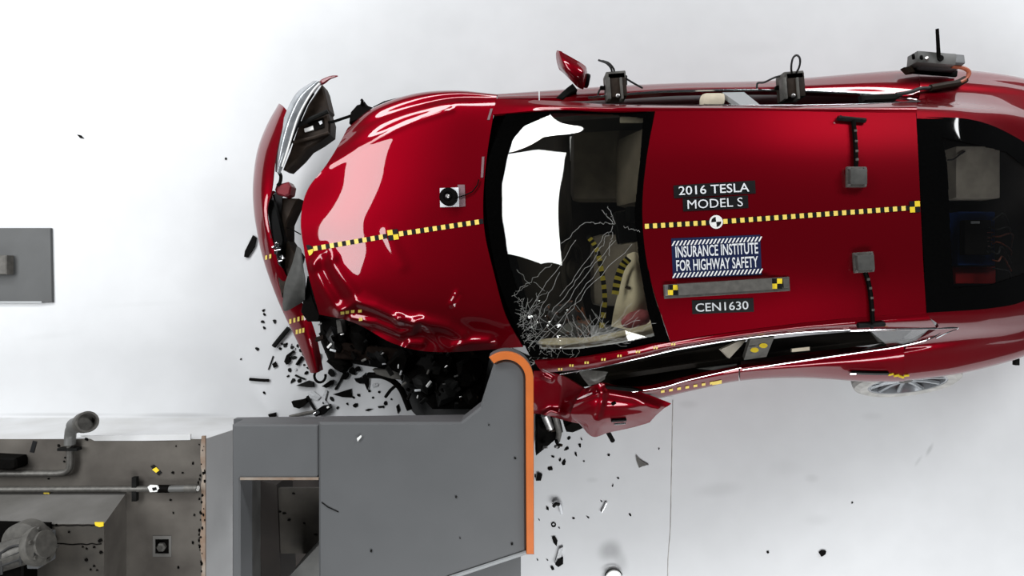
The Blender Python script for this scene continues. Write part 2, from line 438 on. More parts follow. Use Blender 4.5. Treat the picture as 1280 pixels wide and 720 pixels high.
# ------------------------------------------------------------------ the crash barrier
BZ, BZ0 = 1.5, 1.335
bar = thing('crash_barrier', tuple(P(560, 600, 0)[:2]) + (0,), 'large grey steel barrier with orange rounded edge, against the crushed front of the car', 'barrier')
arc = []
cx, cy, rad = 632.5, 474.0, 34.5
for t in np.linspace(math.radians(128), 0, 16): arc.append((cx + rad * math.cos(t), cy - rad * math.sin(t)))
th_px = 10
inner = [(cx + (rad - th_px) * math.cos(t), cy - (rad - th_px) * math.sin(t)) for t in np.linspace(math.radians(128), 0, 16)]
plate = [(398, 528), (576, 528), (600, 509)] + inner + [(658, 690), (560, 722), (470, 752), (398, 752)]
MB().prism(plate, BZ, BZ0, .012).build('top_plate', 'steel_grey', bar, angle=20)
face = arc + [(667.5, 693), (658, 693)] + inner[::-1]
MB().prism(face, BZ + .03, BZ - .005, .004).build('orange_edge', 'orange_paint', bar, angle=30)
MB().prism(face, BZ - .0055, 1.28, .0).build('rounded_face', 'steel_grey', bar, angle=30)
MB().prism([(296, 531), (398, 531), (398, 599), (300, 599), (300, 752), (290, 752), (290, 531)], BZ - .01, BZ0, .008).build('frame', 'steel_grey', bar, angle=20)
MB().prism([(300, 597), (398, 597), (398, 600), (300, 600)], BZ - .004, BZ0 + .05).build('frame_lip', 'rust', bar, smooth=False)
MB().prism([(292, 524), (586, 520.5), (592, 527), (292, 531)], BZ0, BZ0 - .05).build('flange', 'steel_grey', bar, smooth=False)
# below: the set-back body, the void seen through the frame
MB().box((-0.42, -1.62, .665), (.94, 1.10, 1.33)).build('support_column', 'steel_grey', bar, smooth=False)
MB().box((-.02, -.95, .55), (.12, .7, 1.1)).build('face_support', 'steel_grey', bar, smooth=False)
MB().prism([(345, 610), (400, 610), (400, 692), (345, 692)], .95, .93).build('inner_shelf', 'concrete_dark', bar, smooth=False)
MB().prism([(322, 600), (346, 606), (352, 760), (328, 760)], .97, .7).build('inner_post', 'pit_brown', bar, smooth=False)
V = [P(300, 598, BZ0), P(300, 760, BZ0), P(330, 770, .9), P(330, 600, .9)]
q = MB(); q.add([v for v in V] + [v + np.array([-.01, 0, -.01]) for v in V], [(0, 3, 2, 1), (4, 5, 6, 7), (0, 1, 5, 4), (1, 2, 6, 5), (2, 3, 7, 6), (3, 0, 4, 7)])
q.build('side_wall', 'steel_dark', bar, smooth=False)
V = [P(358, 724, 1.25), P(402, 678, 1.25), P(402, 724, 1.25)]
MB().wprism(V, 1.25, .6).build('brace', 'steel_dark', bar, smooth=False)
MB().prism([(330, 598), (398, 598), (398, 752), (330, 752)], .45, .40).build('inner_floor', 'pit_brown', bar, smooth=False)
MB().tube([P(402, 628, BZ + .002), P(410, 634, BZ + .003), P(423, 640, BZ + .002)], .003, 5).build('scratch', 'charcoal', bar)
q = MB()
q.tube([P(658, 690.5, BZ + .001), P(560, 723, BZ + .001)], .011, 6); q.build('plate_edge', 'steel_light', bar)

# ------------------------------------------------------------------ pipes and machine on the concrete block
pp = thing('angle_pipe', tuple(P(60, 590, BT)), 'grey pipe with an upturned open end on the concrete block', 'pipe')
zp = BT + .037
pts = [P(-30, 592, zp), P(60, 592, zp), P(78, 591, zp), P(85, 588, zp), P(87.5, 580, zp), P(87.5, 560, zp), P(87.5, 545, zp)]
MB().tube(cr(pts, 40), .021, 10).build('pipe_run', 'metal_dull', pp)
MB().tube(cr([P(87.5, 556, zp), P(88, 543, zp), P(90, 535, zp + .03), P(97, 531, zp + .06)], 14), .034, 12).build('elbow', 'steel_dark', pp)
MB().cyl(P(94, 532, zp + .05), P(102, 529, zp + .12), .052, 20).build('coupling', 'steel_dark', pp)
e0 = P(104, 528.5, zp + .14); e1 = P(110, 527, zp + .19)
ax = nz(e1 - e0)
q = MB(); Mx = Matrix.Translation(Vector(e0)) @ Vector(ax).to_track_quat('Z', 'Y').to_matrix().to_4x4()
q.lathe([(.055, 0), (.066, .01), (.068, .07), (.066, .075), (.055, .075), (.05, .02)], Mx, 28); q.build('open_end', 'metal_dull', pp)
q = MB(); q.box(P(87, 561, zp), (.13, .018, .05)); q.build('clamp', 'charcoal', pp, smooth=False)

p2 = thing('straight_pipe', tuple(P(120, 612, BT)), 'straight grey pipe lying across the concrete block towards the barrier', 'pipe')
z2 = BT + .026
MB().cyl(P(-30, 612, z2), P(212, 611, z2), .020, 12).build('pipe_run', 'metal_dull', p2)
MB().cyl(P(196, 611, z2), P(212, 611, z2), .026, 12).build('black_sleeve', 'black_plastic', p2)
MB().cyl(P(212, 611, z2), P(236, 610.5, z2), .022, 12).build('rod_sleeve', 'steel_dark', p2)
MB().cyl(P(232, 610.5, z2), P(247, 610.5, z2), .027, 12).build('end_cap', 'metal_dull', p2)
MB().cyl(P(244.5, 610.5, z2), P(248, 610.5, z2), .018, 12).build('end_plug', 'white', p2)
MB().box(P(169, 611, z2), (.03, .16, .03)).build('clamp', 'charcoal', p2, smooth=False)
q = MB(); q.prism([(184, 609), (187, 606.5), (196, 607), (199, 611), (196, 615), (187, 615.5)], z2 + .026, z2 + .015, .003); mk = q.build('white_tag', 'white', p2)
q = MB(); q.prism([(190, 610), (195, 609), (196, 612.5), (191, 613.5)], z2 + .028, z2 + .024); q.build('tag_print', 'black_tape', mk, smooth=False)

mc = thing('tow_machine', tuple(P(20, 690, UT)), 'dirty grey steel actuator with black hoses at bottom left', 'machine')
q = MB(); q.prism([(-20, 652), (62, 654), (64, 697), (50, 697), (46, 672), (-20, 680)], UT + .02, UT + .002); q.build('bed_plate', 'black_plastic', mc, smooth=False)
a0, a1 = P(-30, 706, UT + .122), P(46, 683, UT + .122); axm = nz(a1 - a0)
MB().cyl(a0, a1, .085, 20).build('cylinder_tube', 'metal_dull', mc)
q = MB(); Mx = Matrix.Translation(Vector(a1)) @ Vector(axm).to_track_quat('Z', 'Y').to_matrix().to_4x4()
q.lathe([(.105, -.02), (.115, 0), (.115, .03), (.08, .045), (.08, .06)], Mx, 24); fl_ = q.build('flange', 'brown_grey', mc)
for t in range(6):
    an = t * math.pi / 3; MB().lathe([(.012, .03), (.012, .05)], Mx @ Matrix.Translation((.095 * math.cos(an), .095 * math.sin(an), 0)), 6).build('bolt', 'metal_dull', fl_)
MB().bbox(P(52, 686, UT + .09), (.07, .18, .14), .008).build('end_block', 'steel_grey', mc)
c = P(33, 676, UT + .06); MB().lathe([(.12, -.04), (.12, .04), (.09, .055)], Matrix.Translation(Vector(c)), 28).build('round_housing', 'brown_grey', mc)
for (pa) in ([(0, 692), (12, 684), (23, 682), (26, 687), (26, 706)], [(-8, 690), (0, 692), (2, 700), (2, 718)], [(0, 700), (20, 692), (40, 684)], [(0, 708), (25, 699), (44, 692)]):
    MB().tube(cr([P(x, y, UT + .20) for x, y in pa], 24), .007, 7).build('hose', 'rubber', mc)
MB().prism([(-10, 714), (24, 703), (28, 704), (28, 740), (-10, 740)], UT + .12, UT + .005, .01).build('guard', 'black_plastic', mc)
MB().tube([P(-4, 717, UT + .125), P(8, 711, UT + .125), P(15, 706, UT + .125)], .004, 6).build('guard_edge', 'chrome', mc)
bc = MB(); bc.prism([(-20, 571), (18, 573), (20, 577), (20, 585), (16, 588), (-20, 588)], BT + .10, BT + .001, .012)
bc = bc.build('black_clamp_block', 'black_plastic'); tag(bc, 'black block at left edge of the concrete, above the bent pipe', 'block')

# ------------------------------------------------------------------ the car
car = thing('car', (1.1, 0.37, 0), 'red car with crumpled front and marker tape along its roof', 'car')

# --- hood and far wing: one net, cut at the crease
hrows = [
    [(438, 164, .40), (469, 142, .40), (519, 127, .40), (571, 124, .40), (622, 129, .40)],
    [(436, 158, .69), (468, 134, .77), (518, 117, .82), (570, 113, .85), (622, 118, .86)],
    [(425, 178, .765), (462, 155, .84), (512, 136, .895), (565, 124, .92), (620, 124, .94)],
    [(408, 206, .79), (455, 181, .865), (508, 156, .92), (562, 138, .955), (616, 148, .975)],
    [(384, 238, .755), (440, 222, .863), (500, 206, .935), (556, 192, .98), (609, 192, 1.0)],
    [(376, 275, .765), (432, 270, .87), (495, 262, .945), (555, 252, .995), (604, 248, 1.02)],
    [(380, 312, .755), (436, 312, .86), (500, 308, .94), (560, 300, .99), (606, 292, 1.02)],
    [(386, 345, .75), (440, 350, .85), (505, 352, .92), (565, 350, .97), (617, 340, 1.01)],
    [(394, 375, .725), (445, 382, .815), (510, 390, .885), (575, 394, .93), (632, 394, .98)],
    [(399, 393, .69), (442, 403, .76), (494, 430, .80), (550, 440, .83), (654, 434, .90)],
]
NV, NU = 181, 140
G = net(hrows, NU, NV)
def seg_dist(PX, PY, poly):
    best = np.full(PX.shape, 1e9)
    for (x0, y0), (x1, y1) in zip(poly[:-1], poly[1:]):
        dx, dy = x1 - x0, y1 - y0; t = np.clip(((PX - x0) * dx + (PY - y0) * dy) / (dx * dx + dy * dy), 0, 1)
        best = np.minimum(best, np.hypot(PX - x0 - t * dx, PY - y0 - t * dy))
    return best
def topx(G): return 640 + G[..., 0] * F / (H - G[..., 2]), 360 - G[..., 1] * F / (H - G[..., 2])
PX, PY = topx(G)
FOLDS = [  # polyline in the photo, height, half width (px)
    ([(393, 332), (400, 318), (412, 311), (417, 322)], .009, 6), ([(393, 330), (404, 356), (418, 380), (428, 390)], .012, 7),
    ([(414, 326), (428, 348), (446, 372), (480, 390), (510, 402)], .014, 8), ([(425, 390), (446, 378), (470, 384), (500, 398)], .018, 6),
    ([(500, 400), (530, 402), (560, 410), (578, 419)], .026, 7), ([(440, 398), (470, 404), (500, 416), (515, 414), (520, 404)], .020, 5),
    ([(505, 436), (512, 428), (528, 429)], .018, 4), ([(528, 400), (545, 420), (562, 438)], .014, 6), ([(572, 432), (590, 427), (612, 427)], .022, 5),
    ([(470, 410), (490, 420), (506, 430)], -.012, 6), ([(403, 340), (425, 372)], -.010, 9), ([(485, 290), (496, 318), (503, 332)], .004, 8),
    ([(565, 380), (570, 372), (572, 367)], .008, 4)]
for poly, a, wd in FOLDS:
    d = seg_dist(PX, PY, poly); G[..., 2] += a * np.exp(-(d / wd) ** 2)
# small wrinkles towards the struck corner
rs = np.random.RandomState(3)
wgt = np.clip((PY - 385 + (PX - 500) * .05) / 45, 0, 1)
for k in range(9):
    ax_, ay_, ph = rs.uniform(-.12, .12), rs.uniform(.08, .22), rs.uniform(0, 6.28)
    G[..., 2] += wgt * .0035 * np.sin(PX * ax_ + PY * ay_ + ph)
d = seg_dist(PX, PY, [(412, 206), (455, 181), (508, 156), (565, 137)])
G[..., 2] += .004 * np.exp(-(d / 3.5) ** 2)
cut = int((NV - 1) * 3 / 9) + 1
hood = MB().solid_grid(G[cut - 1:], .012).build('hood', 'red_paint', car, angle=60)
wing = MB().solid_grid(G[:cut], .012).build('far_wing', 'red_paint', car, angle=60)

# --- roof
rrows = [
    [(819, 139, 1.325), (980, 138, 1.35), (1145, 141, 1.325)],
    [(808, 200, 1.39), (980, 200, 1.425), (1148, 200, 1.385)],
    [(803, 270, 1.41), (980, 268, 1.445), (1151, 265, 1.40)],
    [(812, 345, 1.39), (990, 338, 1.425), (1154, 330, 1.385)],
    [(838, 428, 1.325), (1000, 404, 1.35), (1158, 390, 1.325)]]
roof = sheet('roof', rrows, 70, 70, 'red_paint', .012, car)
# --- far roof rail with A pillar
fr = [
    [(618, 123, .93), (690, 126, 1.12), (760, 130, 1.22), (850, 131.5, 1.25), (1000, 131.5, 1.26), (1146, 128, 1.25)],
    [(617, 131, .95), (690, 132.5, 1.165), (760, 134, 1.283), (850, 134.5, 1.322), (1000, 134.5, 1.345), (1146, 134, 1.315)],
    [(616, 143, .975), (690, 137, 1.17), (760, 138.5, 1.29), (850, 139, 1.33), (1000, 138.5, 1.352), (1146, 141, 1.325)]]
railf = sheet('far_roof_rail', fr, 90, 14, 'red_paint', .02, car)
nr = [
    [(668, 452, 1.0), (730, 447, 1.168), (790, 437.5, 1.288), (840, 428, 1.33), (1000, 404.5, 1.352), (1158, 390, 1.325)],
    [(674, 461, .985), (736, 455, 1.155), (796, 443.5, 1.274), (852, 431.5, 1.316), (1000, 411, 1.342), (1164, 400, 1.305)],
    [(680, 466, .95), (740, 460, 1.11), (800, 447, 1.20), (860, 433, 1.24), (1000, 415, 1.26), (1170, 409, 1.22)]]
railn = sheet('near_roof_rail', nr, 90, 14, 'red_paint', .02, car)
# --- windscreen
wrows = [
    [(633, 141, 1.01), (690, 138, 1.145), (760, 139.5, 1.262), (820, 140, 1.322)],
    [(611, 200, 1.022), (670, 198, 1.165), (740, 198, 1.305), (808, 200, 1.388)],
    [(608, 260, 1.03), (666, 260, 1.172), (735, 260, 1.318), (803, 270, 1.408)],
    [(622, 345, 1.023), (680, 345, 1.165), (745, 345, 1.305), (813, 348, 1.388)],
    [(644, 405, 1.013), (700, 402, 1.15), (760, 398, 1.28), (826, 395, 1.36)],
    [(663, 446, .995), (725, 447, 1.14), (785, 438, 1.25), (838, 428, 1.322)]]
WG = net(wrows, 110, 110)
def crush(Gx):
    """the shattered lower corner of the pane"""
    wpx, wpy = topx(Gx); wgl = np.clip(1 - np.hypot((wpx - 668) / 75, (wpy - 428) / 75), 0, 1) ** .8
    rsw = np.random.RandomState(5); dz = 0
    for k in range(10): dz = dz + wgl * .0022 * np.sin(wpx * rsw.uniform(-.6, .6) + wpy * rsw.uniform(-.6, .6) + rsw.uniform(0, 6))
    Gx[..., 2] += dz
crush(WG)
ws = MB().solid_grid(WG, .005).build('windscreen', 'windscreen_glass', car)
wb = bvh_of([ws])
# frit: the black printed border of a pane, a thin layer on the glass outside the clear outline
def inside(x, y, poly):
    r_ = np.zeros(x.shape, bool)
    for (x0, y0), (x1, y1) in zip(poly, poly[1:] + poly[:1]):
        c_ = ((y0 > y) != (y1 > y)) & (x < (x1 - x0) * (y - y0) / (y1 - y0 + 1e-12) + x0); r_ ^= c_
    return r_
def frit(Gf, clear, parent, m):
    N_ = grid_normals(Gf); N_ *= np.sign(N_[..., 2:3].mean()); Gf = Gf + N_ * .0025
    nv_, nu_ = Gf.shape[:2]; cx_, cy_ = topx((Gf[1:, 1:] + Gf[:-1, :-1]) / 2)
    m_ = ~inside(cx_, cy_, clear); ii, jj = np.nonzero(m_); a_ = ii * nu_ + jj
    Fc = np.stack([a_, a_ + 1, a_ + nu_ + 1, a_ + nu_], 1); used, inv = np.unique(Fc, return_inverse=True)
    return link_mesh('frit_band', Gf.reshape(-1, 3)[used], inv.reshape(-1, 4), m, parent)
WGF = net(wrows, 330, 330); crush(WGF)
frit(WGF, [(655, 157), (641, 173), (634, 195), (627, 230), (627, 270), (636, 330), (656, 392), (676, 436), (725, 436), (785, 427), (818, 420), (809, 385), (799, 330), (793, 265), (800, 200), (804, 148), (760, 142.5), (692, 141)], ws, 'frit')
# cowl trough, black, below the rear edge of the hood
crow = [[(606, 190, .97), (602, 250, .98), (604, 292, .98), (615, 340, .97), (630, 394, .94), (652, 432, .88)], [(640, 190, .97), (636, 250, .98), (640, 292, .98), (650, 340, .97), (664, 394, .95), (684, 432, .92)]]
sheet('cowl', [[(618, 142, .93)] + crow[0], [(650, 142, .93)] + crow[1]], 60, 4, 'frit', .03, car)
# cracks in the glass
q = MB()
def crack(pts, r=.0012):
    V = [onto(wb, x, y, .0035) for x, y in pts]; V = [v for v in V if v is not None]
    if len(V) > 1: q.tube(V, r, 4)
def jag(a, b, n=8, j=2.0):
    a = np.array(a, float); b = np.array(b, float); return [tuple(a + (b - a) * t + (np.array([R.uniform(-j, j), R.uniform(-j, j)]) if 0 < t < 1 else 0)) for t in np.linspace(0, 1, n)]
for a, b in (((655, 430), (700, 340)), ((660, 435), (770, 300)), ((668, 432), (790, 305)), ((700, 305), (735, 278)), ((735, 278), (768, 280)), ((768, 280), (760, 258)), ((768, 280), (752, 263)), ((766, 282), (745, 320)), ((745, 320), (690, 390)),
             ((760, 290), (700, 370)), ((680, 438), (758, 320)), ((690, 438), (800, 400)), ((640, 370), (690, 330)), ((765, 290), (762, 320)), ((780, 283), (800, 290)), ((760, 430), (820, 404)), ((655, 400), (720, 300))):
    crack(jag(a, b, 14, 2.0), .0008)
for k in range(80):                                   # web by the struck corner
    a = (R.gauss(662, 12), R.gauss(400, 20)); an = R.uniform(0, 6.28); l = R.uniform(6, 26)
    crack(jag(a, (a[0] + l * math.cos(an), a[1] + l * math.sin(an)), 6, 2.0), .0006)
for k in range(46):                                   # second star
    an = R.uniform(-2.6, .3); l = R.uniform(8, 55); a = (R.gauss(745, 14), R.gauss(424, 4))
    crack(jag(a, (a[0] + l * math.cos(an), a[1] + l * math.sin(an)), 7, 1.5), .0006)
for k in range(30):
    a = (R.uniform(650, 740), R.gauss(432, 6)); an = R.uniform(0, 6.28); l = R.uniform(5, 22)
    crack(jag(a, (a[0] + l * math.cos(an), a[1] + l * math.sin(an)), 6, 2.5), .0006)
tag(q.build('glass_crack', 'crack', ws), kind='stuff')

MB().prism([(640, 436), (664, 447), (700, 447), (704, 468), (666, 470), (655, 452)], .88, .80, .004).build('scuttle_panel', 'black_plastic', car, angle=25)
q = MB()
for k in range(40):
    x, y = R.uniform(658, 702), R.uniform(440, 462); an = R.uniform(-.9, .6); l = R.uniform(.02, .09); p0 = P(x, y, R.uniform(.89, 1.0))
    q.tube([p0, p0 + np.array([math.cos(an) * l, -math.sin(an) * l, R.uniform(-.02, .02)])], .0012, 4)
tag(q.build('glass_strand', 'crack', ws), kind='stuff')
# --- sides
side_f = [
    [(622, 123, .93), (690, 122, .95), (760, 120, .95), (850, 114.5, .95), (960, 113.5, .96), (1080, 118, .98), (1150, 121, 1.0)],
    [(622, 120, .90), (690, 117.5, .91), (760, 114, .91), (850, 109, .91), (960, 107, .92), (1080, 103, .94), (1150, 104, .95)],
    [(622, 118, .80), (690, 113, .78), (760, 108, .76), (850, 104, .75), (960, 101, .75), (1080, 91, .77), (1150, 86, .78)],
    [(622, 130, .45), (690, 125, .45), (760, 120, .45), (850, 118, .45), (960, 116, .45), (1080, 108, .45), (1150, 105, .45)],
    [(622, 150, .20), (690, 146, .20), (760, 142, .20), (850, 142, .20), (960, 140, .20), (1080, 134, .20), (1150, 130, .20)]]
def cols(rows, a, b, n=60):
    """part of a net between column parameters a..b (0..1)"""
    G_ = net(rows, n * 4, 40); i0, i1 = int(a * (n * 4 - 1)), int(b * (n * 4 - 1)); return G_[:, i0:i1 + 1:2]
for nm, a, b in (('far_wing_panel', 0.0, .132), ('far_front_door', .133, .582), ('far_rear_door', .583, 1.0)):
    MB().solid_grid(cols(side_f, a, b), .03).build(nm, 'red_paint', car, angle=60)
qf = [
    [(1146, 148, 1.335), (1215, 151, 1.25), (1268, 172, 1.12), (1330, 215, .98)],
    [(1146, 134, 1.29), (1215, 138, 1.20), (1280, 152, 1.08), (1340, 195, .95)],
    [(1148, 126, 1.14), (1215, 128, 1.08), (1285, 138, 1.0), (1345, 170, .92)],
    [(1150, 117, 1.0), (1215, 116, .98), (1290, 124, .94), (1348, 150, .88)],
    [(1150, 102, .95), (1215, 103, .93), (1288, 112, .89), (1345, 134, .84)],
    [(1148, 86, .78), (1210, 87.5, .77), (1285, 99, .77), (1345, 122, .75)],
    [(1150, 105, .45), (1212, 107, .45), (1285, 118, .45), (1340, 140, .45)],
    [(1152, 130, .20), (1212, 131, .20), (1280, 140, .20), (1330, 160, .20)]]
quarter_f = sheet('far_rear_quarter', qf, 60, 60, 'red_paint', .02, car)
side_n = [
    [(740, 482, .93), (800, 489, .94), (860, 475.5, .95), (926, 460, .95), (1000, 451.5, .96), (1080, 440, .97), (1130, 432, .99)],
    [(742, 486, .90), (800, 492, .90), (860, 480, .91), (926, 467, .92), (1000, 461, .93), (1080, 456, .94), (1130, 452, .95)],
    [(748, 500, .70), (810, 500, .74), (862, 489, .76), (926, 476, .76), (1000, 472.5, .75), (1080, 477, .76), (1130, 477, .77)],
    [(760, 480, .45), (815, 482, .45), (862, 470, .45), (926, 462, .45), (1000, 459, .45), (1080, 462, .45), (1130, 461, .45)],
    [(765, 455, .20), (815, 455, .20), (862, 446, .20), (926, 439, .20), (1000, 436, .20), (1080, 438, .20), (1130, 437, .20)]]
for nm, a, b in (('near_front_door', .0, .4985), ('near_rear_door', .5, 1.0)):
    MB().solid_grid(cols(side_n, a, b), .03).build(nm, 'red_paint', car, angle=60)
qn = [
    [(1158, 390, 1.325), (1240, 384, 1.22), (1285, 372, 1.12), (1335, 335, .98)],
    [(1162, 397, 1.30), (1240, 394, 1.19), (1290, 384, 1.09), (1340, 350, .96)],
    [(1172, 410, 1.21), (1230, 408, 1.13), (1290, 400, 1.02), (1345, 370, .93)],
    [(1136, 431, 1.0), (1230, 420, 1.02), (1290, 411, .96), (1347, 385, .90)],
    [(1129, 446, .958), (1220, 434, .95), (1288, 423, .91), (1347, 400, .86)],
    [(1130, 476, .77), (1205, 466, .76), (1285, 444, .76), (1345, 412, .75)],
    [(1130, 461, .45), (1205, 452, .45), (1280, 433, .45), (1340, 405, .45)],
    [(1130, 437, .20), (1205, 430, .20), (1275, 412, .20), (1330, 390, .20)]]
quarter_n = sheet('near_rear_quarter', qn, 60, 60, 'red_paint', .02, car)
# --- tailgate glass and tail
gl_rows = [
    [(1143, 146, 1.328), (1215, 150, 1.25), (1268, 171, 1.12), (1332, 214, .98)],
    [(1148, 205, 1.375), (1215, 205, 1.31), (1275, 212, 1.17), (1345, 235, 1.02)],
    [(1152, 270, 1.39), (1220, 268, 1.325), (1280, 268, 1.18), (1352, 270, 1.03)],
    [(1155, 335, 1.375), (1230, 332, 1.30), (1283, 322, 1.17), (1345, 305, 1.02)],
    [(1158, 391, 1.325), (1240, 385, 1.22), (1286, 373, 1.115), (1337, 336, .98)]]
rg = sheet('tailgate_glass', gl_rows, 50, 50, 'tinted_glass', .005, car)
frit(net(gl_rows, 260, 260), [(1178, 172), (1184, 205), (1187, 270), (1190, 335), (1193, 360), (1236, 357), (1272, 345), (1300, 335), (1320, 280), (1300, 225), (1258, 190), (1215, 180)], rg, 'frit_gloss')
tail = [[P(1335, 215, .98), P(1352, 235, 1.0), P(1358, 272, 1.01), P(1350, 305, 1.0), P(1338, 336, .98)]]
tl = np.array([cr(tail[0], 30)]); lo = tl.copy(); lo[..., 2] = .3; md = tl.copy(); md[..., 2] = .75; md[..., 0] += .10
Gt = np.stack([cr(np.stack([tl[0], md[0], lo[0]])[:, j], 20) for j in range(30)], axis=1)
MB().solid_grid(Gt, .02).build('tail_panel', 'red_paint', car)
# --- bright window trims
def trim(name, pts, r, m='chrome', n=50): return MB().tube(cr([P(*p) for p in pts], n), r, 8).build(name, m, car)
trim('window_trim', [(735, 122, .96), (800, 116.5, .962), (850, 113.8, .962), (960, 112.8, .972), (1080, 117.5, .99), (1152, 126, 1.02)], .008)
trim('window_trim', [(700, 128, 1.14), (760, 131, 1.22), (850, 132, 1.248), (1000, 132, 1.258), (1090, 130, 1.252), (1150, 127, 1.20)], .006)
trim('window_trim', [(790, 490, .95), (830, 483.5, .955), (860, 475, .962), (926, 459.5, .962)], .0035)
trim('window_trim', [(928, 462, .962), (1000, 451, .972), (1080, 439.5, .985), (1123, 433, 1.0), (1160, 424, 1.06), (1176, 415, 1.13)], .006)
trim('window_trim', [(700, 468, 1.04), (745, 460, 1.11), (800, 447.5, 1.198), (860, 434, 1.24), (930, 423, 1.252), (1000, 415.5, 1.258), (1062, 412, 1.25)], .003)
trim('window_trim', [(1062, 412.5, 1.245), (1120, 410.5, 1.225), (1180, 409, 1.19), (1196, 409, 1.16), (1186, 413, 1.13), (1170, 421, 1.06)], .012)
# --- side glass
sg_n = [[(1085, 411.5, 1.23), (1130, 411.5, 1.20), (1180, 411, 1.15)], [(1112, 434, .99), (1135, 429.5, 1.02), (1164, 423, 1.06)]]
sheet('near_quarter_glass', sg_n, 20, 8, 'tinted_glass', .004, car)
sg_f = [[(1085, 130, 1.24), (1120, 129.5, 1.22), (1150, 127.5, 1.18)], [(1075, 119, .98), (1115, 121, .99), (1146, 125, 1.02)]]
sheet('far_quarter_glass', sg_f, 20, 8, 'tinted_glass', .004, car)
# --- floor pan and dark inside
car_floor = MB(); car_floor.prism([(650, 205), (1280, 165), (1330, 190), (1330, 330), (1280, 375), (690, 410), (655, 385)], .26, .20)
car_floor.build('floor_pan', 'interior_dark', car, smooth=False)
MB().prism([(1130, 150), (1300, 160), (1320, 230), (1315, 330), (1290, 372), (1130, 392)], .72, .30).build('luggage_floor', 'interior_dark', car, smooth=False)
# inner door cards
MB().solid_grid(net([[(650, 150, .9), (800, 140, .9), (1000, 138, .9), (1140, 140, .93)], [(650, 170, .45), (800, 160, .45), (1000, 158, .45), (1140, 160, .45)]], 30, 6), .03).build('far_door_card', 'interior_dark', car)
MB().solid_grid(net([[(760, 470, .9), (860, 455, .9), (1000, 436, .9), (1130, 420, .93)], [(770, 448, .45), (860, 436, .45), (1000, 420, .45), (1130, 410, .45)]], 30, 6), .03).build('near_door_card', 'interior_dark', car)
# dashboard
sheet('dashboard', [[(612, 160, .86), (660, 160, .93), (700, 162, .88), (712, 164, .7)], [(606, 250, .88), (655, 250, .95), (700, 252, .90), (714, 255, .7)], [(620, 340, .88), (668, 340, .95), (710, 340, .9), (722, 342, .7)], [(648, 420, .86), (690, 425, .93), (730, 425, .88), (740, 425, .7)]], 30, 40, 'interior_dark', .04, car)

def seat(name, x, y, m, zc=.75):
    """car seat: cushion, backrest and head restraint"""
    q_ = MB(); q_.bbox(P(x, y, .47), (.52, .50, .16), .06); s_ = q_.build(name, m, car)
    MB().bbox(P(x + 48, y, .80), (.14, .48, .62), .06, eul(0, .35, 0)).build('backrest', m, s_)
    MB().bbox(P(x + 70, y, 1.14), (.09, .26, .17), .04, eul(0, .3, 0)).build('head_restraint', m, s_)
    return s_
seat('passenger_seat', 760, 208, 'seat_dark'); seat('driver_seat', 785, 338, 'seat_dark')
q_ = MB(); q_.bbox(P(970, 270, .45), (.5, 1.2, .2), .07); s_ = q_.build('rear_bench', 'interior_dark', car)
MB().bbox(P(1035, 268, .80), (.16, 1.2, .6), .06, eul(0, .4, 0)).build('backrest', 'interior_dark', s_)
for y_ in (200, 268, 335): MB().bbox(P(1060, y_, 1.10), (.09, .24, .16), .04, eul(0, .3, 0)).build('head_restraint', 'seat_dark', s_)
# steering wheel
q_ = MB(); cw = P(716, 338, .85); Mw = Matrix.Translation(Vector(cw)) @ eul(0, 1.15, 0).to_4x4()
q_.tube([np.array(Mw @ Vector((.18 * math.cos(t), .18 * math.sin(t), 0))) for t in np.linspace(0, 2 * math.pi, 33)[:-1]], .016, 8, closed=True)
sw = q_.build('steering_wheel', 'interior_dark', car)
MB().lathe([(.07, -.03), (.075, .0), (.05, .03)], Mw, 20).build('wheel_hub', 'interior_dark', sw)
# airbags: pale driver cushion and curtain along the side
def cushion(name, rows, nu, nv, m, th): return sheet(name, rows, nu, nv, m, th, car)
cushion('driver_airbag', [[(784, 318, 1.06), (792, 315, 1.07), (797, 316, 1.06)], [(777, 350, 1.08), (793, 345, 1.15), (804, 345, 1.10)], [(768, 385, 1.07), (792, 380, 1.14), (811, 380, 1.08)], [(764, 408, 1.02), (790, 412, 1.06), (816, 405, 1.02)]], 24, 30, 'beige', .05)
MB().tube(cr([P(782, 358, 1.155), P(785, 360, 1.157), P(788, 360, 1.155)], 6), .009, 6).build('vent_hole', 'dark_brown', car)
cushion('curtain_airbag', [[(675, 424, 1.0), (700, 422, 1.05), (740, 421, 1.10), (790, 410, 1.16), (816, 403, 1.18)], [(673, 428, 1.03), (700, 430, 1.09), (740, 427, 1.13), (790, 417, 1.19), (818, 410, 1.2)], [(678, 434, 1.0), (702, 435, 1.05), (740, 432, 1.10), (790, 424, 1.15), (818, 416, 1.17)]], 30, 12, 'beige', .03)
cushion('knee_airbag', [[(700, 408, .9), (715, 402, .95), (738, 398, .9)], [(695, 418, .93), (715, 415, .98), (738, 415, .93)]], 14, 8, 'grey_plastic', .04)
MB().tube(cr([P(778, 404, 1.09), P(792, 400, 1.12), P(805, 396, 1.11), P(812, 394, 1.09)], 14), [.02, .035, .04, .045, .05, .05, .05, .05, .05, .045, .04, .03, .025, .02], 12).build('dummy_arm', 'pink', car)
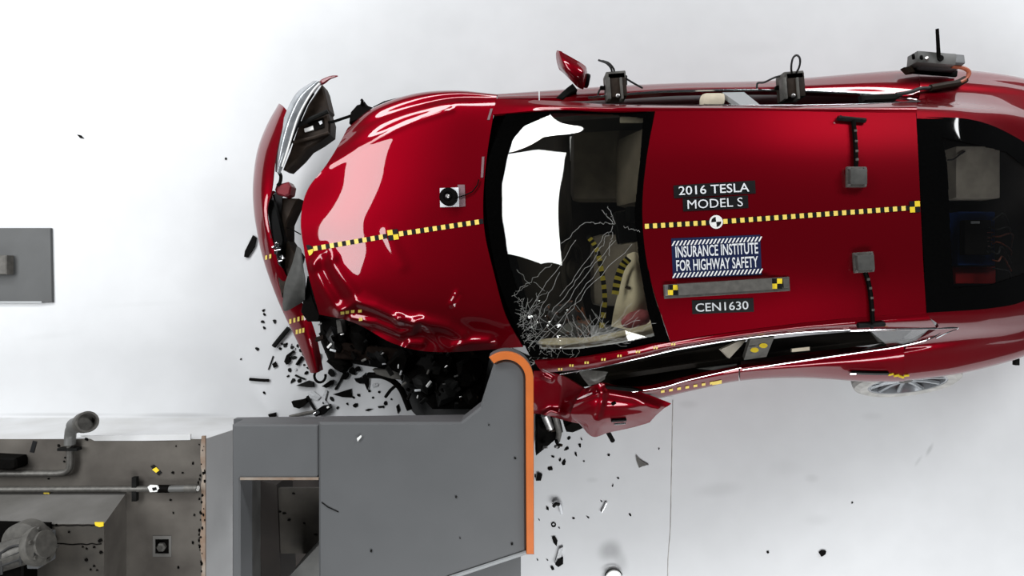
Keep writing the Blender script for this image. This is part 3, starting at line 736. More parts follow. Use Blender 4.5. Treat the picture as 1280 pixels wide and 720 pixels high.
# seat belt with yellow dots
def dotted(name, pts, wpx, z, n, m2, parent=car):
    path = cr([P(x, y, z) for x, y in pts], n * 2 + 1); q_ = MB()
    for i in range(n * 2):
        a, b = path[i], path[i + 1]; d_ = nz(b - a); s_ = np.array([-d_[1], d_[0], 0]) * wpx * (H - z) / F / 2
        q_.add([a - s_, b - s_, b + s_, a + s_, a - s_ - [0, 0, .004], b - s_ - [0, 0, .004], b + s_ - [0, 0, .004], a + s_ - [0, 0, .004]], [(0, 1, 2, 3), (7, 6, 5, 4), (0, 4, 5, 1), (2, 6, 7, 3)], i % 2)
    return tag(q_.build(name, ['black_tape', m2], parent, smooth=False), kind=None)
mat('yellow_dim', (0.30, 0.24, 0.02), 0.6, var=.2, scale=30)
dotted('seat_belt', [(735, 295), (746, 312), (753, 345), (756, 375), (752, 410)], 6, 1.0, 11, 'yellow_dim')
dotted('seat_belt', [(786, 323), (778, 333), (772, 350), (769, 368)], 9, 1.17, 6, 'yellow_dim')
# sun visor, mirror
MB().bbox(P(790, 150, 1.24), (.14, .035, .02), .008).build('sun_visor', 'beige_dim', car)
q_ = MB(); q_.bbox(P(782, 284, 1.29), (.13, .19, .05), .03, eul(0, .3, .15)); mr_ = q_.build('inner_mirror', 'black_gloss', car)
MB().bbox(P(791, 268, 1.32), (.08, .09, .05), .015, eul(0, .4, 0)).build('sensor_housing', 'black_gloss', mr_)
# near window: pale things inside
MB().prism([(901, 437), (922, 427), (933, 425), (912, 448)], 1.0, .96).build('belt_guide', 'beige_dim', car, smooth=False)
MB().solid_grid(net([[(938, 424, 1.2), (968, 421, 1.2)], [(930, 450, .97), (958, 446, .97)]], 6, 6), .03).build('near_centre_pillar', 'brown_grey', car)
MB().solid_grid(net([[(925, 131, 1.2), (950, 131, 1.2)], [(903, 115.5, .98), (930, 115, .98)]], 6, 6), .03).build('far_centre_pillar', 'steel_light', car)
MB().bbox(P(890, 126, 1.02), (.14, .08, .10), .03).build('far_head_restraint', 'beige', car)
MB().prism([(990, 436), (1012, 433.5), (1012, 438), (990, 440)], 1.0, .985).build('door_switch_plate', 'beige', car, smooth=False)
for (x, y) in ((943, 437.5), (954, 432)):
    MB().lathe([(.025, 0), (.025, .004)], Matrix.Translation(Vector(P(x, y, 1.14))) @ Matrix.Diagonal((1, .6, 1, 1)), 10).build('yellow_marker', 'yellow', car)
MB().prism([(872, 461), (922, 455), (912, 463), (905, 464)], .93, .90).build('door_pull', 'grey_plastic', car, smooth=False)
MB().prism([(1090, 415), (1140, 413), (1128, 423), (1100, 428)], 1.05, 1.03).build('rear_quarter_light', 'grey_plastic', car, smooth=False)

# --- luggage bay equipment seen through the tailgate glass (top-level things come after)
# --- front bumper skin, torn forward
br = [
    [(352, 140, .30), (338, 166, .30), (328, 198, .30), (323, 235, .30), (324, 266, .30), (329, 298, .30), (337, 330, .30), (350, 365, .28), (362, 395, .26), (377, 428, .2), (393, 465, .14)],
    [(348, 130, .46), (333, 157, .46), (321, 190, .46), (316, 230, .46), (317, 262, .46), (322, 295, .46), (330, 328, .45), (343, 365, .42), (356, 395, .38), (372, 428, .30), (388, 466, .2)],
    [(353, 132, .58), (341, 160, .60), (330, 193, .60), (326, 232, .59), (327, 264, .58), (332, 296, .56), (341, 328, .54), (355, 362, .50), (369, 392, .46), (384, 425, .36), (396, 466, .24)],
    [(360, 140, .63), (351, 168, .66), (344, 200, .66), (340, 236, .63), (334, 264, .60), (340, 298, .58), (351, 330, .55), (367, 362, .50), (384, 390, .46), (396, 422, .34), (404, 462, .20)]]
bmp = sheet('front_bumper', br, 120, 26, 'red_paint', .006, car)
bb = bvh_of([bmp])
q_ = MB()
for k, (x, y) in enumerate(((327, 321), (332, 319.5), (337, 318))):
    decal(q_, bb, [(x, y), (x + 2.4, y - .6), (x + 2.4, y + 4.6), (x, y + 5.2)], None, .003)
for (x, y) in ((362, 399), (367, 397.5), (372, 396), (377, 394.5), (370, 412), (374, 411), (378, 410)):
    decal(q_, bb, [(x, y), (x + 2.6, y - .6), (x + 2.6, y + 5), (x, y + 5.6)], None, .003)
tag(q_.build('marker_tape', 'yellow_pale', bmp, smooth=False), kind='stuff')
# headlight unit
hl_rows = [[(392, 101, .60), (370, 117, .62), (355, 147, .63), (346, 183, .64), (344, 213, .62)], [(397, 101, .64), (377, 120, .67), (362, 150, .68), (352, 186, .68), (347, 215, .64)], [(402, 104, .62), (386, 128, .64), (371, 160, .65), (361, 190, .65), (350, 218, .61)]]
hl = sheet('headlight', hl_rows, 40, 14, 'silver', .03, car)
hb = bvh_of([hl])
pts = [onto(hb, x, y, .004) for x, y in ((399, 104), (391, 113), (381, 129), (372, 147), (365, 168), (359, 188), (352, 208))]
MB().tube(cr(pts, 30), .006, 6).build('light_strip', 'white', hl)
pts = [onto(hb, x, y, .003) for x, y in ((392, 117), (384, 130), (376, 148), (368, 168), (361, 186))]
MB().tube(cr([p for p in pts if p is not None], 30), .007, 6).build('lens_groove', 'black_gloss', hl)
hs = MB(); hs.prism([(402, 105), (405, 112), (411, 137), (409, 140), (413, 152), (412, 168), (398, 178), (384, 186), (374, 198), (358, 213), (353, 212), (362, 190), (371, 162), (385, 130)], .58, .44, .012)
hs = hs.build('headlight_housing', 'dark_brown', car, angle=25)
hs['label'] = 'dark brown back of the torn-off headlight'
MB().tube([P(370, 158, .60), P(390, 148, .61), P(410, 139, .61)], .016, 8).build('rib', 'charcoal', hs)
MB().tube([P(366, 178, .59), P(392, 172, .60), P(411, 166, .60)], .012, 8).build('rib', 'dark_brown', hs)
MB().prism([(380, 161), (391, 157), (392, 162), (381, 165)], .592, .57).build('connector', 'white', hs, smooth=False)
MB().prism([(398, 152), (402, 150.5), (403, 154), (400, 156)], .592, .57).build('connector', 'label_white', hs, smooth=False)
MB().prism([(383, 153), (404, 148), (405, 159), (393, 163)], .588, .56).build('lamp_cap', 'black_plastic', hs, smooth=False)
q_ = MB(); q_.tube(cr([P(399, 105, .6), P(406, 101, .62), P(413, 97, .64), P(422, 95, .66)], 16), [.012, .014, .016, .018, .018, .017, .016, .014, .013, .012, .011, .010, .009, .008, .006, .004], 7).build('torn_strip', 'red_paint_torn', car)
# wire and black bracket by the far wing
MB().tube(cr([P(411, 153, .58), P(417, 152, .60), P(426, 149, .62), P(438, 145, .66)], 16), .010, 8).build('headlight_wire', 'black_plastic', car)
q_ = MB(); q_.prism([(438, 140), (446, 131), (453, 129), (455, 126), (457, 131), (466, 134), (468, 140), (452, 149), (436, 154)], .70, .55, .008)
wbk = q_.build('wing_bracket', 'black_plastic', car, angle=25)
MB().tube([P(452, 131, .7), P(453, 126, .72), P(452, 125, .73)], .010, 8).build('pin', 'black_plastic', wbk)
MB().prism([(466, 133), (480, 126), (500, 121), (500, 125), (484, 130), (470, 138)], .72, .60, .006).build('wing_liner', 'black_plastic', car, angle=25)
# grille and brackets between bumper and hood
gq = MB(); gq.prism([(331, 244), (341, 238), (345, 255), (350, 275), (355, 300), (352, 335), (347, 330), (341, 305), (336, 280)], .57, .40, .01)
gr = gq.build('grille', 'black_gloss', car, angle=25)
MB().tube(cr([P(332, 246, .585), P(333, 262, .585), P(336, 280, .58), P(339, 298, .575)], 12), .006, 6).build('bright_edge', 'chrome', gr)
MB().prism([(331, 241), (341, 238.5), (345, 240), (340, 244), (341, 251), (338, 247), (332, 243.5)], .60, .585).build('bright_edge', 'chrome', gr, smooth=False)
MB().prism([(352, 247), (373, 248), (366, 262), (358, 280), (358, 300), (372, 320), (365, 345), (352, 372), (345, 340), (350, 300), (351, 275)], .52, .36, .01).build('front_bracket', 'dark_brown', car, angle=25)
MB().prism([(345, 231), (352, 229), (360, 227), (364, 233), (362, 243), (356, 246), (346, 243), (343, 237)], .60, .50, .01).build('hood_latch', 'red_paint_torn', car, angle=25)
MB().tube(cr([P(348, 214, .6), P(351, 220, .6), P(350, 228, .6), P(347, 232, .6)], 10), .012, 7).build('latch_rod', 'black_plastic', car)
MB().tube([P(357, 284, .5), P(367, 288, .55), P(376, 293, .6)], .004, 6).build('latch_cable', 'black_plastic', car)
q_ = MB()
for (x, y) in ((343, 309), (346, 306), (348, 311), (345, 315), (350, 325), (353, 322)):
    q_.bbox(P(x, y, .60), (.03, .02, .02), .004, eul(R.uniform(-.5, .5), R.uniform(-.5, .5), R.uniform(0, 3)))
q_.build('badge_bracket', 'chrome', car)
sheet('plastic_guard', [[(371, 308, .66), (376, 312, .66), (379, 330, .66)], [(365, 330, .63), (373, 335, .66), (381, 350, .66)], [(356, 355, .60), (368, 358, .64), (381, 372, .62)], [(353, 380, .56), (357, 389, .57), (381, 376, .58)]], 16, 24, 'grey_plastic', .008, car)
MB().prism([(384, 345), (392, 376), (400, 394), (398, 402), (384, 402), (376, 390), (380, 370)], .60, .40, .006).build('lock_panel', 'black_plastic', car, angle=25)

# --- the struck corner: wrecked engine bay under the hood's near edge
ug = MB(); ug.prism([(398, 392), (440, 400), (492, 425), (550, 434), (640, 430), (625, 440), (611, 450), (602, 500), (596, 512), (540, 512), (524, 494), (508, 470), (482, 462), (440, 455), (410, 452), (400, 428)], .52, .16, .02)
ug = ug.build('wrecked_front_corner', 'black_plastic', car, angle=25)
def lump(name, x, y, z, sx, sy, sz, m, par, a=None):
    bm = bmesh.new(); bmesh.ops.create_icosphere(bm, subdivisions=2, radius=1)
    M = eul(R.uniform(-.4, .4), R.uniform(-.4, .4), R.uniform(0, 3) if a is None else a); c_ = P(x, y, z)
    V = []
    for v in bm.verts:
        k = 1 + R.uniform(-.22, .22); V.append(np.array(M @ Vector((v.co.x * sx * k, v.co.y * sy * k, v.co.z * sz * k))) + c_)
    bm.verts.index_update(); Fc = [[v.index for v in f.verts] for f in bm.faces]; bm.free()
    return link_mesh(name, V, Fc, m, par, angle=20)
for (x, y, sx, sy, sz) in ((420, 425, .10, .06, .05), (450, 420, .12, .07, .05), (500, 450, .10, .08, .06), (545, 455, .13, .08, .07), (585, 465, .09, .10, .06), (560, 490, .12, .07, .06), (425, 455, .08, .05, .05), (470, 445, .10, .06, .05), (530, 480, .06, .08, .05), (590, 495, .06, .07, .06)):
    lump('torn_part', x, y, .55, sx, sy, sz, R.choice(['black_plastic', 'black_plastic', 'charcoal', 'black_gloss']), ug)
MB().prism([(418, 427), (500, 437), (502, 452), (418, 449)], .585, .50, .01).build('crash_beam', 'wreck_brown', ug, angle=25)
MB().prism([(420, 400), (426, 400), (429, 416), (422, 417)], .62, .5, .004).build('bracket_strip', 'metal_dull', ug, smooth=False)
# front wheel thrown over, and its spring leg
fw = MB(); Mw = Matrix.Translation(Vector(P(562, 480, .27))) @ eul(.25, -.15, 0).to_4x4()
fw.lathe([(.19, -.09), (.26, -.11), (.32, -.10), (.345, -.06), (.345, .06), (.32, .10), (.26, .11), (.2, .09)], Mw, 40)
fwo = fw.build('front_wheel', 'rubber', car)
MB().lathe([(.19, .05), (.19, .075), (.10, .06), (.05, .09)], Mw, 24).build('hub', 'black_gloss', fwo)
MB().tube(cr([P(461, 469, .4), P(478, 470, .45), P(492, 477, .45), P(502, 488, .42), P(512, 512, .4)], 20), .022, 8).build('arch_edge', 'black_plastic', ug)
MB().tube([P(496, 481, .45), P(488, 488, .4), P(482, 496, .35)], .012, 7).build('wire', 'black_plastic', ug)
MB().prism([(465, 462), (500, 462), (502, 475), (490, 474), (470, 468)], .54, .45, .006).build('torn_liner', 'brown_grey', ug, angle=25)
# bright bits in the wreck
for (x, y, l, a, m) in ((536, 480, .035, .9, 'white'), (522, 488, .03, 0, 'label_white'), (522, 496, .016, 1.4, 'white'), (498, 458, .02, 1.5, 'white'), (501, 466, .025, 1.2, 'clear_shard'), (558, 458, .02, .6, 'metal'), (570, 470, .02, .3, 'metal'), (576, 496, .014, .2, 'metal'),
                        (412, 432, .03, .8, 'white'), (416, 438, .03, -.3, 'label_white'), (478, 442, .02, .6, 'metal'), (480, 455, .018, 0, 'clear_shard'), (428, 418, .02, .2, 'metal'), (400, 405, .02, .5, 'metal'), (555, 480, .015, 0, 'metal'), (535, 465, .025, 1.2, 'brown_grey'), (505, 480, .03, .7, 'brown_grey'), (455, 450, .03, .4, 'metal_dull')):
    q_ = MB(); c_ = P(x, y, .63); q_.bbox(c_, (l * 1.4, l * .5, .012), .004, eul(R.uniform(-.4, .4), R.uniform(-.4, .4), a)); q_.build('metal_splinter', m, ug)
# scattered small black fragments still hanging on the corner
q_ = MB()
for k in range(130):
    x, y = R.uniform(400, 598), R.uniform(405, 508)
    if y > 450 and x < 470 + (y - 450) * .9: continue
    s_ = R.uniform(.008, .03); q_.box(P(x, y, R.uniform(.54, .62)), (s_ * R.uniform(1, 2.5), s_, s_ * .6), eul(R.uniform(-1, 1), R.uniform(-1, 1), R.uniform(0, 3)), m=R.choice([0, 0, 0, 1, 2]))
tag(q_.build('torn_fragments', ['black_plastic', 'charcoal', 'wreck_brown'], ug, smooth=False), kind='stuff')

# --- near wing and door skin, folded outwards behind the barrier
wrow = [[(667, 464, .90), (685, 465, .93), (705, 471, .92), (728, 484, .92), (738, 486, .95)], [(667, 480, .86), (685, 480, .86), (703, 486, .82), (720, 496, .86), (733, 496, .92)], [(667, 500, .78), (684, 500, .76), (700, 505, .72), (712, 512, .80), (725, 512, .86)], [(667, 517, .66), (680, 518, .68), (694, 522, .66), (712, 527, .70), (726, 530, .72)]]
Gw = net(wrow, 60, 60); pxw, pyw = topx(Gw)
for poly, a, wd in (([(680, 518), (688, 513), (706, 517)], .03, 4), ([(680, 470), (688, 474)], .02, 3), ([(712, 500), (735, 487)], .02, 4), ([(717, 505), (746, 492)], .02, 4)):
    Gw[..., 2] += a * np.exp(-(seg_dist(pxw, pyw, poly) / wd) ** 2)
MB().solid_grid(Gw, .008).build('near_wing', 'red_paint', car, angle=60)
drow = [[(728, 487, .93), (745, 481, .97), (757, 479.5, .99), (790, 487, .95), (815, 495, .90), (839, 504.5, .84)], [(722, 497, .91), (742, 493, .95), (757, 491, .97), (790, 497, .94), (815, 502, .89), (836, 507, .84)], [(716, 509, .86), (740, 510, .91), (757, 508, .935), (790, 510, .905), (812, 511, .87), (829, 511, .83)], [(714, 520, .80), (738, 526, .81), (757, 526, .85), (788, 523, .83), (808, 520, .82), (822, 517, .80)], [(724, 530, .70), (741, 546, .62), (760, 541, .64), (786, 535.5, .68), (803, 531, .72), (812, 528, .74)]]
Gd = net(drow, 90, 70); pxd, pyd = topx(Gd)
for poly, a, wd in (([(757, 491), (790, 497), (822, 510)], .022, 6), ([(714, 505), (746, 492)], .018, 4), ([(755, 482), (752, 505), (748, 520)], -.02, 5), ([(757, 508), (785, 508), (803, 507)], .008, 4)):
    Gd[..., 2] += a * np.exp(-(seg_dist(pxd, pyd, poly) / wd) ** 2)
ds = MB().solid_grid(Gd, .008).build('near_door_skin', 'red_paint', car, angle=60)
dsb = bvh_of([ds])
a_, b_ = onto(dsb, 764, 524, .008), onto(dsb, 782, 523, .008)
dh = MB().tube([a_, b_], .012, 8).build('door_handle', 'black_gloss', ds)
a_, b_ = onto(dsb, 767, 527.5, .012), onto(dsb, 781, 526.5, .012); MB().tube([a_, b_], .009, 8).build('handle_edge', 'chrome', dh)
p_ = onto(dsb, 767, 504, .004); MB().bbox(p_, (.03, .018, .012), .004, rotz(.6)).build('chip', 'black_plastic', ds)
MB().prism([(757, 482), (790, 485), (805, 489), (790, 490), (758, 486)], 1.0, .93, .004).build('door_edge_seal', 'charcoal', car, angle=25)
# mirror triangle, grey
sheet('mirror_base', [[(722, 462, 1.0), (740, 463, 1.02), (760, 465, 1.0)], [(728, 472, .99), (742, 476, 1.02), (757, 470, 1.0)], [(736, 482, .96), (748, 479, .98), (756, 474, .98)]], 14, 14, 'metal_dull', .01, car)
# dark door cavity and window opening of the front door
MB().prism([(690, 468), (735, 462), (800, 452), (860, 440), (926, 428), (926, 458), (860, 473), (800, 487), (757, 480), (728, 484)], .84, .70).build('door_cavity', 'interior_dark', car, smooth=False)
# bright crumpled sill foil below the front door, and belt tape
q_ = MB()
for k in range(26):
    t = k / 25; x = 826 + 34 * t + R.uniform(-3, 3); y = 494 - 6 * t + R.uniform(-3.5, 5 - 6 * t)
    q_.box(P(x, y, .72), (R.uniform(.015, .05), R.uniform(.006, .015), .006), eul(R.uniform(-.6, .6), R.uniform(-.6, .6), R.uniform(-.2, .9)), m=R.choice([0, 0, 1]))
tag(q_.build('crumpled_trim', ['clear_shard', 'metal_dull'], car, smooth=False), kind='stuff')
# suspension pieces below the wing, right of the barrier face
MB().tube([P(681, 518, .35), P(688, 535, .3)], .03, 10).build('spring_leg', 'metal', car)
MB().tube([P(694, 520, .35), P(699, 540, .3), P(697, 550, .2)], .022, 10).build('control_arm', 'metal_dull', car)
MB().prism([(670, 520), (690, 524), (702, 530), (704, 540), (692, 552), (680, 562), (670, 570)], .22, .04, .01).build('torn_underbody', 'black_plastic', car, angle=25)
MB().prism([(706, 532), (716, 526), (730, 531), (728, 536), (716, 541), (708, 540)], .25, .05, .01).build('hanging_liner', 'black_plastic', car, angle=25)
q_ = MB()
for k in range(14): q_.bbox(P(R.uniform(674, 700), R.uniform(522, 560), R.uniform(.24, .3)), (R.uniform(.02, .06), .02, .02), .004, eul(R.uniform(-1, 1), R.uniform(-1, 1), R.uniform(0, 3)), m=R.choice([0, 1, 1, 2]))
tag(q_.build('suspension_fragments', ['metal', 'black_plastic', 'dark_brown'], car), kind='stuff')
MB().tube([P(760, 540, .5), P(766, 551, .45)], .017, 9).build('cable_plug', 'black_plastic', car)
# --- mirror on the far side
mrows = [[(696, 63, .98), (700, 64, 1.02), (715, 72, 1.05), (731, 82, 1.04), (734, 90, 1.0)], [(695, 68, .98), (702, 74, 1.06), (715, 82, 1.09), (729, 90, 1.08), (733, 97, 1.0)], [(696, 78, .96), (704, 86, 1.05), (715, 93, 1.08), (725, 100, 1.07), (731, 106, 1.0)], [(699, 87, .95), (706, 93, .98), (714, 101, 1.0), (722, 109, 1.0), (729, 112, .98)]]
dm = sheet('door_mirror', mrows, 30, 24, 'red_paint', .03, car)
MB().bbox(P(733, 101, .97), (.04, .08, .06), .015, rotz(-.2)).build('mirror_glass', 'black_gloss', dm)
MB().prism([(695, 122), (708, 110), (716, 104), (722, 112), (714, 116), (704, 124)], .96, .90, .006).build('mirror_stalk', 'charcoal', dm, angle=25)
# --- rear wheel on the near side
rw = MB(); cw = Vector(P(1128, 461, .33)); Mw = Matrix.Translation(cw) @ eul(math.radians(65), 0, 0).to_4x4()
rw.lathe([(.25, .12), (.30, .13), (.335, .11), (.345, .08), (.335, .075), (.345, .07), (.345, .03), (.335, .025), (.345, .02), (.345, -.03), (.335, -.035), (.345, -.04), (.345, -.09), (.31, -.12), (.25, -.12)], Mw, 48, ring=True)
rwo = rw.build('rear_wheel', 'tyre_grey', car)
rm_ = MB().lathe([(.252, -.10), (.252, .118), (.235, .118), (.225, .05), (.215, -.08)], Mw, 40, ring=True).build('rim', 'silver', rwo)
for k in range(10):
    an = k * math.pi / 5; f0 = [np.array(Mw @ Vector((r_ * math.cos(an), r_ * math.sin(an), h_))) for r_, h_ in ((.04, .075), (.14, .085), (.235, .10))]
    MB().tube(f0, [.022, .016, .018], 6).build('spoke', 'silver', rm_)
MB().lathe([(.05, .03), (.055, .09), (.03, .10)], Mw, 20).build('wheel_hub', 'metal_dull', rm_)

# ------------------------------------------------------------------ flat print on the car
rb_roof = bvh_of([roof]); rb_hood = bvh_of([hood])
def tape(name, bvh, a, b, n, half, parent, wblk, off=.0025):
    """black tape with yellow squares from a to b (pixels)"""
    a = np.array(a, float); b = np.array(b, float); d_ = b - a; L_ = np.linalg.norm(d_); u_ = d_ / L_; v_ = np.array([-u_[1], u_[0]])
    q_ = MB()
    for i in range(n):
        s0 = a + d_ * i / n; s1 = a + d_ * (i + .5) / n; s2 = a + d_ * (i + 1) / n
        decal(q_, bvh, [s0 - v_ * half, s1 - v_ * half, s1 + v_ * half, s0 + v_ * half], None, off, 0, 1, 1)
        decal(q_, bvh, [s1 - v_ * half, s2 - v_ * half, s2 + v_ * half, s1 + v_ * half], None, off, 1, 1, 1)
    return tag(q_.build(name, ['yellow_pale', 'black_tape'], parent, smooth=False), kind='stuff')
tape('marker_tape', rb_roof, (806, 283), (887, 278.3), 8, 3.0, roof, 1)
tape('marker_tape', rb_roof, (904, 277), (1137, 260), 22, 3.0, roof, 1)
tape('marker_tape', rb_hood, (392, 311), (484, 295), 9, 3.0, hood, 1)
tape('marker_tape', rb_hood, (499, 292.5), (604, 276.5), 10, 3.0, hood, 1)
def quarters(name, bvh, cx, cy, rx, ry, ang, c1, c2, parent, round_=True, off=.004):
    """quartered target: two colours in turn"""
    q_ = MB()
    for k in range(4):
        ring = [(0, 0)]
        if round_: ring += [(math.cos(t), math.sin(t)) for t in np.linspace(k * math.pi / 2, (k + 1) * math.pi / 2, 8)]
        else:
            s_ = [(1, 1), (-1, 1), (-1, -1), (1, -1)][k]; ring += [(s_[0], 0), s_, (0, s_[1])]
        V = []
        for a, b in ring:
            a, b = a * rx, b * ry; V.append(onto(bvh, cx + a * math.cos(ang) + b * math.sin(ang), cy - a * math.sin(ang) + b * math.cos(ang), off))
        if any(v is None for v in V): continue
        q_.add(V, [tuple(range(len(V)))[::-1]], k % 2)
    return q_.build(name, [c1, c2], parent, smooth=False)
def disc(name, bvh, cx, cy, r_, m, parent, off=.003):
    V = [onto(bvh, cx + r_ * math.cos(t), cy - r_ * math.sin(t), off) for t in np.linspace(0, 2 * math.pi, 25)[:-1]]
    return link_mesh(name, V, [tuple(range(24))], m, parent, smooth=False)
t_ = disc('round_target', rb_roof, 895, 277.5, 8.5, 'white', roof, .003); quarters('target_quarters', rb_roof, 895, 277.5, 6.2, 6.2, .1, 'black_tape', 'white', t_, off=.0042)
quarters('corner_target', rb_roof, 1143, 258.5, 6.5, 7, .05, 'black_tape', 'yellow', roof, False)
quarters('corner_target', rb_hood, 385, 313, 7, 7, .3, 'yellow', 'black_tape', hood, True)
quarters('centre_target', rb_hood, 491.5, 293.5, 6.5, 6.5, .15, 'yellow', 'black_tape', hood, False)
def strip(name, x0, x1, yc0, yc1, h_, m, parent, bvh=rb_roof, off=.003):
    """band from (x0, yc0) to (x1, yc1), h_ tall"""
    q_ = MB(); d_ = nz(np.array([x1 - x0, yc1 - yc0])); v_ = np.array([-d_[1], d_[0]]) * h_ / 2
    a = np.array([x0, yc0]); b = np.array([x1, yc1]); decal(q_, bvh, [a - v_, b - v_, b + v_, a + v_], None, off, 0, 12, 4)
    return q_.build(name, m, parent, smooth=False)
ANG = math.radians(2.9)
s1 = strip('label_strip', 842, 944, 240, 233.8, 16, 'black_tape', roof); lettering('lettering', '2016 TESLA', rb_roof, 892, 236.6, 88, 11, ANG, 'label_white', s1)
s2 = strip('label_strip', 853.5, 935, 256.3, 252.2, 16, 'black_tape', roof); lettering('lettering', 'MODEL S', rb_roof, 893.5, 254.2, 69, 11, ANG, 'label_white', s2, bold=0.0)
s3 = strip('label_strip', 865, 942, 384, 381, 17, 'black_tape', roof); lettering('lettering', 'CEN1630', rb_roof, 902, 382.6, 66, 10.5, ANG, 'label_white', s3)
s4 = strip('institute_sign', 840, 951, 323, 318.5, 50, 'sign_blue', roof)
lettering('lettering', 'INSURANCE INSTITUTE', rb_roof, 895.5, 312.5, 103, 14, ANG, 'label_white', s4, bold=.014)
lettering('lettering', 'FOR HIGHWAY SAFETY', rb_roof, 896, 329.5, 102, 14, ANG, 'label_white', s4, bold=.014)
q_ = MB()
for yy, n in ((301.5, 24), (341.5, 24)):
    for k in range(n):
        x = 840.5 + 108 * k / (n - 1) - (0 if yy < 320 else -1); y = yy - (x - 895) * math.tan(ANG) - 0
        decal(q_, rb_roof, [(x + 2.0, y - 3.0), (x + 4.0, y - 3.1), (x + .6, y + 3.0), (x - 1.4, y + 3.1)], None, .0045, 0, 1, 1)
tag(q_.build('sign_stripes', 'white', s4, smooth=False), kind='stuff')
# tape marks on near rail and belt
rb_rail = bvh_of([railn]); q_ = MB()
for (x, y) in ((700, 461), (714, 456.5), (733, 453), (754, 449), (774, 444.5), (797, 439.5), (819, 434.5), (841, 430)):
    for dx in (-2.2, 1.0): decal(q_, rb_rail, [(x + dx, y - 1.2), (x + dx + 2, y - 1.6), (x + dx + 2, y + 1.2), (x + dx, y + 1.6)], None, .003, 0, 1, 1)
tag(q_.build('marker_tape', 'yellow_pale', railn, smooth=False), kind='stuff')
rb_side = bvh_of([o for o in bpy.data.objects if o.name in ('near_front_door', 'near_rear_door')])
rb_q = bvh_of([quarter_n]); q_ = MB(); nfd = bpy.data.objects['near_front_door']
for k in range(7):
    x = 826 + k * 10.2; y = 489 - k * 1.75; decal(q_, rb_side, [(x, y - 1.3), (x + 4.6, y - 2.1), (x + 4.6, y + 1.0), (x, y + 1.8)], None, .003, 0, 1, 1)
decal(q_, rb_side, [(890, 477), (902, 474.5), (902, 479), (890, 481)], None, .003, 0, 2, 1)
tag(q_.build('marker_tape', 'yellow_pale', nfd, smooth=False), kind='stuff')
rb_rear = bvh_of([bpy.data.objects['near_rear_door'], quarter_n])
hb_ = MB().tube([onto(rb_rear, x, y, .008) for x, y in ((1064, 464), (1078, 464.5), (1094, 465), (1109, 465))], .013, 8).build('door_handle', 'black_gloss', car)
MB().tube([onto(rb_rear, 1061, 464.5, .012), onto(rb_rear, 1068, 464.5, .012)], .012, 8).build('handle_end', 'chrome', hb_)
for (x, y) in ((1113, 467), (1120, 468.5), (1126, 470), (1132, 468.5)):
    MB().bbox(onto(rb_rear, x, y, .006), (.034, .014, .012), .003, rotz(R.uniform(-.5, .3))).build('marker_dot', 'yellow', car)
# hood tape scraps along its struck edge
q_ = MB()
for (x, y) in ((428, 391), (434, 390), (441, 389), (450, 388.5), (420, 396), (451, 399), (443, 401)):
    decal(q_, rb_hood, [(x - 2, y - 1.6), (x + 2.4, y - 2), (x + 2.4, y + 1.6), (x - 2, y + 2)], None, .004, 0, 1, 1)
tag(q_.build('marker_tape', 'yellow_pale', hood, smooth=False), kind='stuff')
rb_hw = bvh_of([hood, wing])
# hood rear seal strips
for (x0, y0, x1, y1) in ((605.5, 196, 604, 222), (612, 150, 616, 136)):
    q_ = MB(); decal(q_, rb_hw, [(x0 - 3, y0), (x0, y0), (x1, y1), (x1 - 3, y1)], None, .003, 0, 2, 6); q_.build('seal_tape', 'purple_tape', hood, smooth=False)

# ------------------------------------------------------------------ equipment on the car
def at(bvh, x, y, d=0): return onto(bvh, x, y, d)
c = at(rb_hood, 562, 247, .001)
hc = thing('hood_camera', tuple(c), 'small round black camera on a white plate on the hood', 'camera')
tilt = eul(0, -.12, .02)
MB().bbox(c + [0, 0, .008], (.118, .118, .012), .003, tilt).build('base_plate', 'label_white', hc)
Mx = Matrix.Translation(Vector(c + [0, 0, .014])) @ tilt.to_4x4()
MB().lathe([(.055, 0), (.055, .035), (.048, .042), (.030, .042), (.024, .034)], Mx, 28).build('housing', 'black_plastic', hc)
MB().lathe([(.012, .03), (.012, .055), (.006, .06)], Mx, 14).build('lens', 'metal', hc)
q_ = MB(); decal(q_, rb_hood, [(572, 231), (581, 231), (582, 258), (573, 259)], None, .004, 0, 2, 4); q_.build('tape_piece', 'purple_tape', hc, smooth=False)
MB().tube([p for p in (at(rb_hood, x, y, .012) for x, y in ((573, 247), (583, 244), (591, 240), (597, 232), (599, 225))) if p is not None], .004, 6).build('cable', 'black_plastic', hc)

